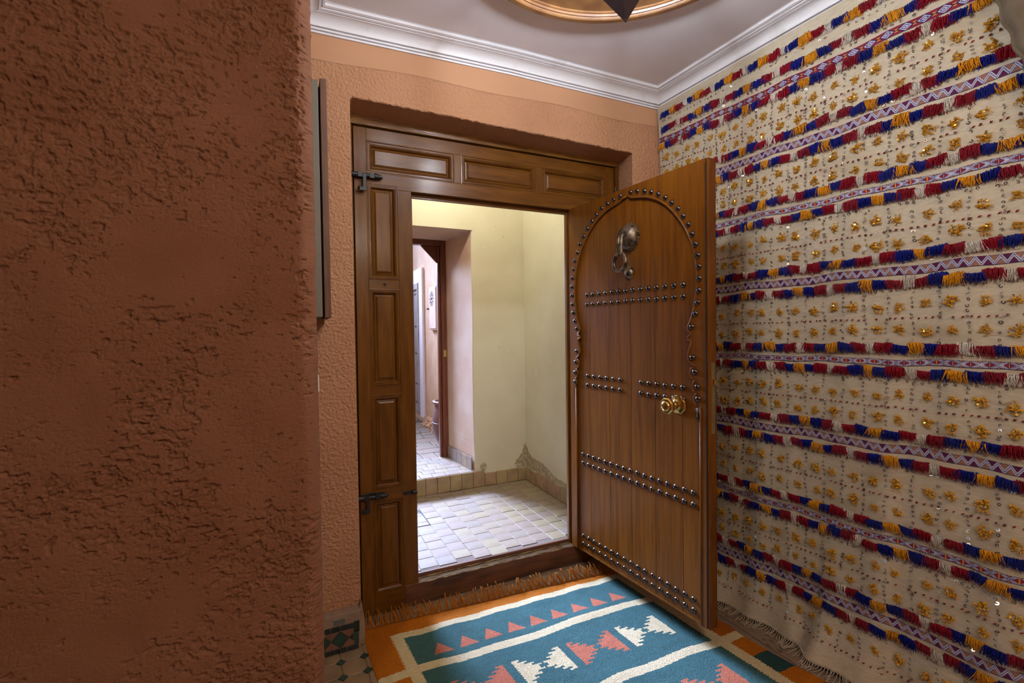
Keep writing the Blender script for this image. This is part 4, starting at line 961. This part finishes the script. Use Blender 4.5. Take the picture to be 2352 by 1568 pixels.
Zr = np.maximum(Zr, 0.003); edge = np.minimum(np.minimum(Ug, 1-Ug)*60, np.minimum(Vg, 1-Vg)*50); Zr *= np.clip(0.55+edge, 0, 1)
m_rug = attr_mat('kilim_wool', 0.95, 230, 1.0, 0.004, 0.0, wscale=(1.9, 1.0, 1), vary=0.28)
o = obj('weave', np.stack([Xr, Yr, Zr], -1).reshape(-1, 3), gridF(nx, ny)[:, ::-1].copy(), m_rug, rug, smooth=True)
set_cols(o, rug_cols((Xr[:-1, :-1]+Xr[1:, 1:])/2, (Yr[:-1, :-1]+Yr[1:, 1:])/2).reshape(-1, 3))
for i in (0, nx-1):      # edges of the weave, so that the rug has thickness
    e = MB()
    for j in range(0, ny-1, 6):
        j2 = min(j+6, ny-1); e.add([(Xr[i, j], Yr[i, j], Zr[i, j]), (Xr[i, j2], Yr[i, j2], Zr[i, j2]), (Xr[i, j2], Yr[i, j2], 0.0), (Xr[i, j], Yr[i, j], 0.0)], [(0, 1, 2, 3)])
    e.obj('selvedge', m_rfo, rug)
fo, fg = MB(), MB()
for k in range(290):
    u = (k+random.uniform(-0.3, 0.3))/289; x = -0.066+u*(1.225+0.066); y = 0.060-0.080*u; near = (0.146-y); q = fo if (k//2) % 3 < 2 else fg
    L_ = random.uniform(0.03, 0.06)*(1.0 if q is fo else 0.55); lift = random.uniform(0.018, 0.048) if q is fo else random.uniform(0.004, 0.010); dx = random.uniform(-0.020, 0.012)
    reach = min(L_, near-0.006)
    q.tube([(x, y-0.004, 0.006), (x+dx*0.3, y+reach*0.4, 0.010+lift*0.3), (x+dx*0.7, y+reach*0.8, 0.008+lift*0.8), (x+dx, y+reach, 0.006+lift)], [0.0028, 0.0028, 0.0024, 0.0014], 5)
fo.obj('fringe', m_rfo, rug, kind='stuff', smooth=True); fg.obj('fringe', m_rfg, rug, kind='stuff', smooth=True)

# ------------------------------------------------------------------ zellige floor and skirting
def poly_tile(name, P, z0, z1, m, parent):
    q = MB().prism(P, z0, z1, 'xy'); return q.obj(name, m, parent, bev=0.0012, seg=1)
gp = 0.0855; cl = 0.020
for ix in range(-2, 2):
    for iy in range(0, 10):
        x0 = -0.0835+ix*gp; y0 = -0.012-iy*gp
        P = [(x0+cl, y0-gp+0.0015), (x0+gp-cl, y0-gp+0.0015), (x0+gp-0.0015, y0-gp+cl), (x0+gp-0.0015, y0-cl), (x0+gp-cl, y0-0.0015), (x0+cl, y0-0.0015), (x0+0.0015, y0-cl), (x0+0.0015, y0-gp+cl)]
        if x0+gp < 0.10 and x0 > -0.2580: poly_tile('mosaic_tile', [(a+random.uniform(-0.0008, 0.0008), b+random.uniform(-0.0008, 0.0008)) for a, b in P], -0.004, 0.0+random.uniform(-0.0006, 0.0006), m_ztan, FLOOR)
        d = cl-0.003; cxp, cyp = x0, y0
        if cxp > -0.235: poly_tile('green_tile', [(cxp-d, cyp), (cxp, cyp-d), (cxp+d, cyp), (cxp, cyp+d)], -0.004, 0.0004, m_zgreen, FLOOR)
# slabs along the right wall
y = -0.02
for colx in ((1.225, 1.325), (1.329, 1.468)):
    y = -0.02-random.uniform(0, 0.1)
    while y > -1.6:
        d = random.uniform(0.16, 0.26); poly_tile('floor_slab', [(colx[0], y-d+0.002), (colx[1], y-d+0.002), (colx[1], y-0.002), (colx[0], y-0.002)], -0.004, random.uniform(-0.0006, 0.0006), m_slab, FLOOR); y -= d
dk = MB(); cxs, cys = 1.352, -0.735
for k in range(5):
    a = k*1.2566; dk.prism([(cxs+0.012*math.cos(a), cys+0.030*math.sin(a)), (cxs+0.022*math.cos(a+0.4), cys+0.05*math.sin(a+0.4)), (cxs+0.018*math.cos(a+0.9), cys+0.04*math.sin(a+0.9))], 0.0002, 0.0012, 'xy')
dk.obj('dark_tile', mat('grey_brown_tile', (0.10, 0.072, 0.055, 1), 0.5), FLOOR)
# skirting on the back wall, left of the gate
bb = empty('baseboard_left', (-0.15, -0.03, 0), 0, kind='structure')
box('mortar', -0.259, -0.088, -0.043, 0.0, 0.0, 0.150, m_cement, bb, bev=0.006)
MB().prism([(-0.092, 0.0), (-0.070, 0.0), (-0.072, 0.10), (-0.083, 0.175), (-0.092, 0.155)], -0.030, 0.135, 'xz').obj('mortar', m_cement, bb, bev=0.004)
def bt(P, m, d=0.0): q = MB().prism(P, -0.0465-d, -0.041); q.obj('mosaic_tile', m, bb, bev=0.0008, seg=1)
def rect(x0, x1, z0, z1): return [(x0, z0), (x1, z0), (x1, z1), (x0, z1)]
bt(rect(-0.188, -0.146, 0.113, 0.132), m_zgrey)
for x0, x1 in ((-0.258, -0.232), (-0.230, -0.199), (-0.197, -0.165), (-0.163, -0.1165)): bt(rect(x0, x1, 0.086, 0.106), m_zblack)
bt(rect(-0.1155, -0.094, 0.068, 0.110), m_zblack); bt(rect(-0.1145, -0.097, 0.022, 0.067), m_zgreen)
for x0, x1 in ((-0.258, -0.205), (-0.203, -0.167), (-0.165, -0.142), (-0.140, -0.099)): bt(rect(x0, x1, 0.0015, 0.0200), m_zblack)
for c in (-0.1655, -0.2300):
    bt([(c-0.0315, 0.0525), (c, 0.0215), (c+0.0315, 0.0525), (c, 0.0835)], m_zgreen)
    for sx in (-1, 1):
        for z0, z1 in ((0.0845, 0.0540), (0.0208, 0.0510)):
            e_ = c+sx*0.0325 if c < -0.2 or sx < 0 else -0.1165
            P = [(c+sx*0.002, z0), (c+sx*0.0315, z1), (e_, z0)] if abs(e_-(c+sx*0.0325)) < 1e-6 else [(c+0.002, z0), (c+0.0325, z1), (e_, 0.066 if z0 > 0.05 else 0.038), (e_, z0)]
            bt(P, m_zred)
bt([(-0.132, 0.0525), (-0.1165, 0.0365), (-0.1165, 0.0645)], m_zblack)

# ------------------------------------------------------------------ smaller things
lan = empty('lantern', (0.549, -0.88, 2.079), 0, 'dark metal lantern with pointed pyramid bottom hanging from the dome', 'lantern')
lx, ly, lz = 0.549, -0.88, 2.079; a0 = R(25)
m = MB().lathe([(0.0001, 0.0), (0.004, 0.001), (0.006, 0.006), (0.080, 0.102), (0.083, 0.106), (0.083, 0.114), (0.0001, 0.115)], 4, o=(lx, ly, lz), ph=R(38)); m.obj('pointed_base', m_lantern, lan, bev=0.0015)
for k in range(4):
    a = R(38)+k*math.pi/2; MB().tube([(lx+0.078*math.cos(a), ly+0.078*math.sin(a), lz+0.11), (lx+0.078*math.cos(a), ly+0.078*math.sin(a), lz+0.36)], 0.004, 6).obj('corner_post', m_lantern, lan)
m = MB().lathe([(0.084, 0.36), (0.086, 0.37), (0.07, 0.40), (0.03, 0.45), (0.01, 0.47), (0.0001, 0.475)], 4, o=(lx, ly, lz), ph=R(38)); m.obj('roof', m_lantern, lan, bev=0.001)
MB().tube([(lx, ly, lz+0.47), (lx, ly, zr+0.42)], 0.004, 6).obj('chain', m_lantern, lan)
MB().lathe([(0.0001, -0.03), (0.018, -0.02), (0.024, 0.0), (0.018, 0.022), (0.009, 0.034), (0.009, 0.05), (0.0001, 0.05)], 16, o=(lx, ly, lz+0.195)).obj('bulb', m_bulb, lan, smooth=True)
bpy.data.objects['lantern_bulb'].location = (lx, ly, lz+0.195); bpy.data.objects['lantern_bulb'].data.shadow_soft_size = 0.03
pic = empty('wall_cabinet', (-0.24, -0.20, 1.30), 0, 'narrow cabinet on the side wall seen edge-on, dark brown door frame, grey box', 'cabinet')
box('body', -0.2595, -0.2115, -0.21, -0.015, 1.283, 2.085, m_picg, pic, bev=0.002)
box('door_frame', -0.2060, -0.1845, -0.215, -0.010, 1.280, 2.090, m_picw, pic, bev=0.002)
box('gap_shade', -0.2115, -0.2060, -0.19, -0.02, 1.30, 2.07, m_hole, pic)  # dark filler paints the shade between box and door frame
o = MB().box(-0.2585, -0.2395, -0.45, -0.33, 1.055, 1.105); tag(obj('switch_plate', o.V, o.F, m_plastic, bev=0.002), 'thin white plastic edge peeping out past the corner of the near wall', 'switch')
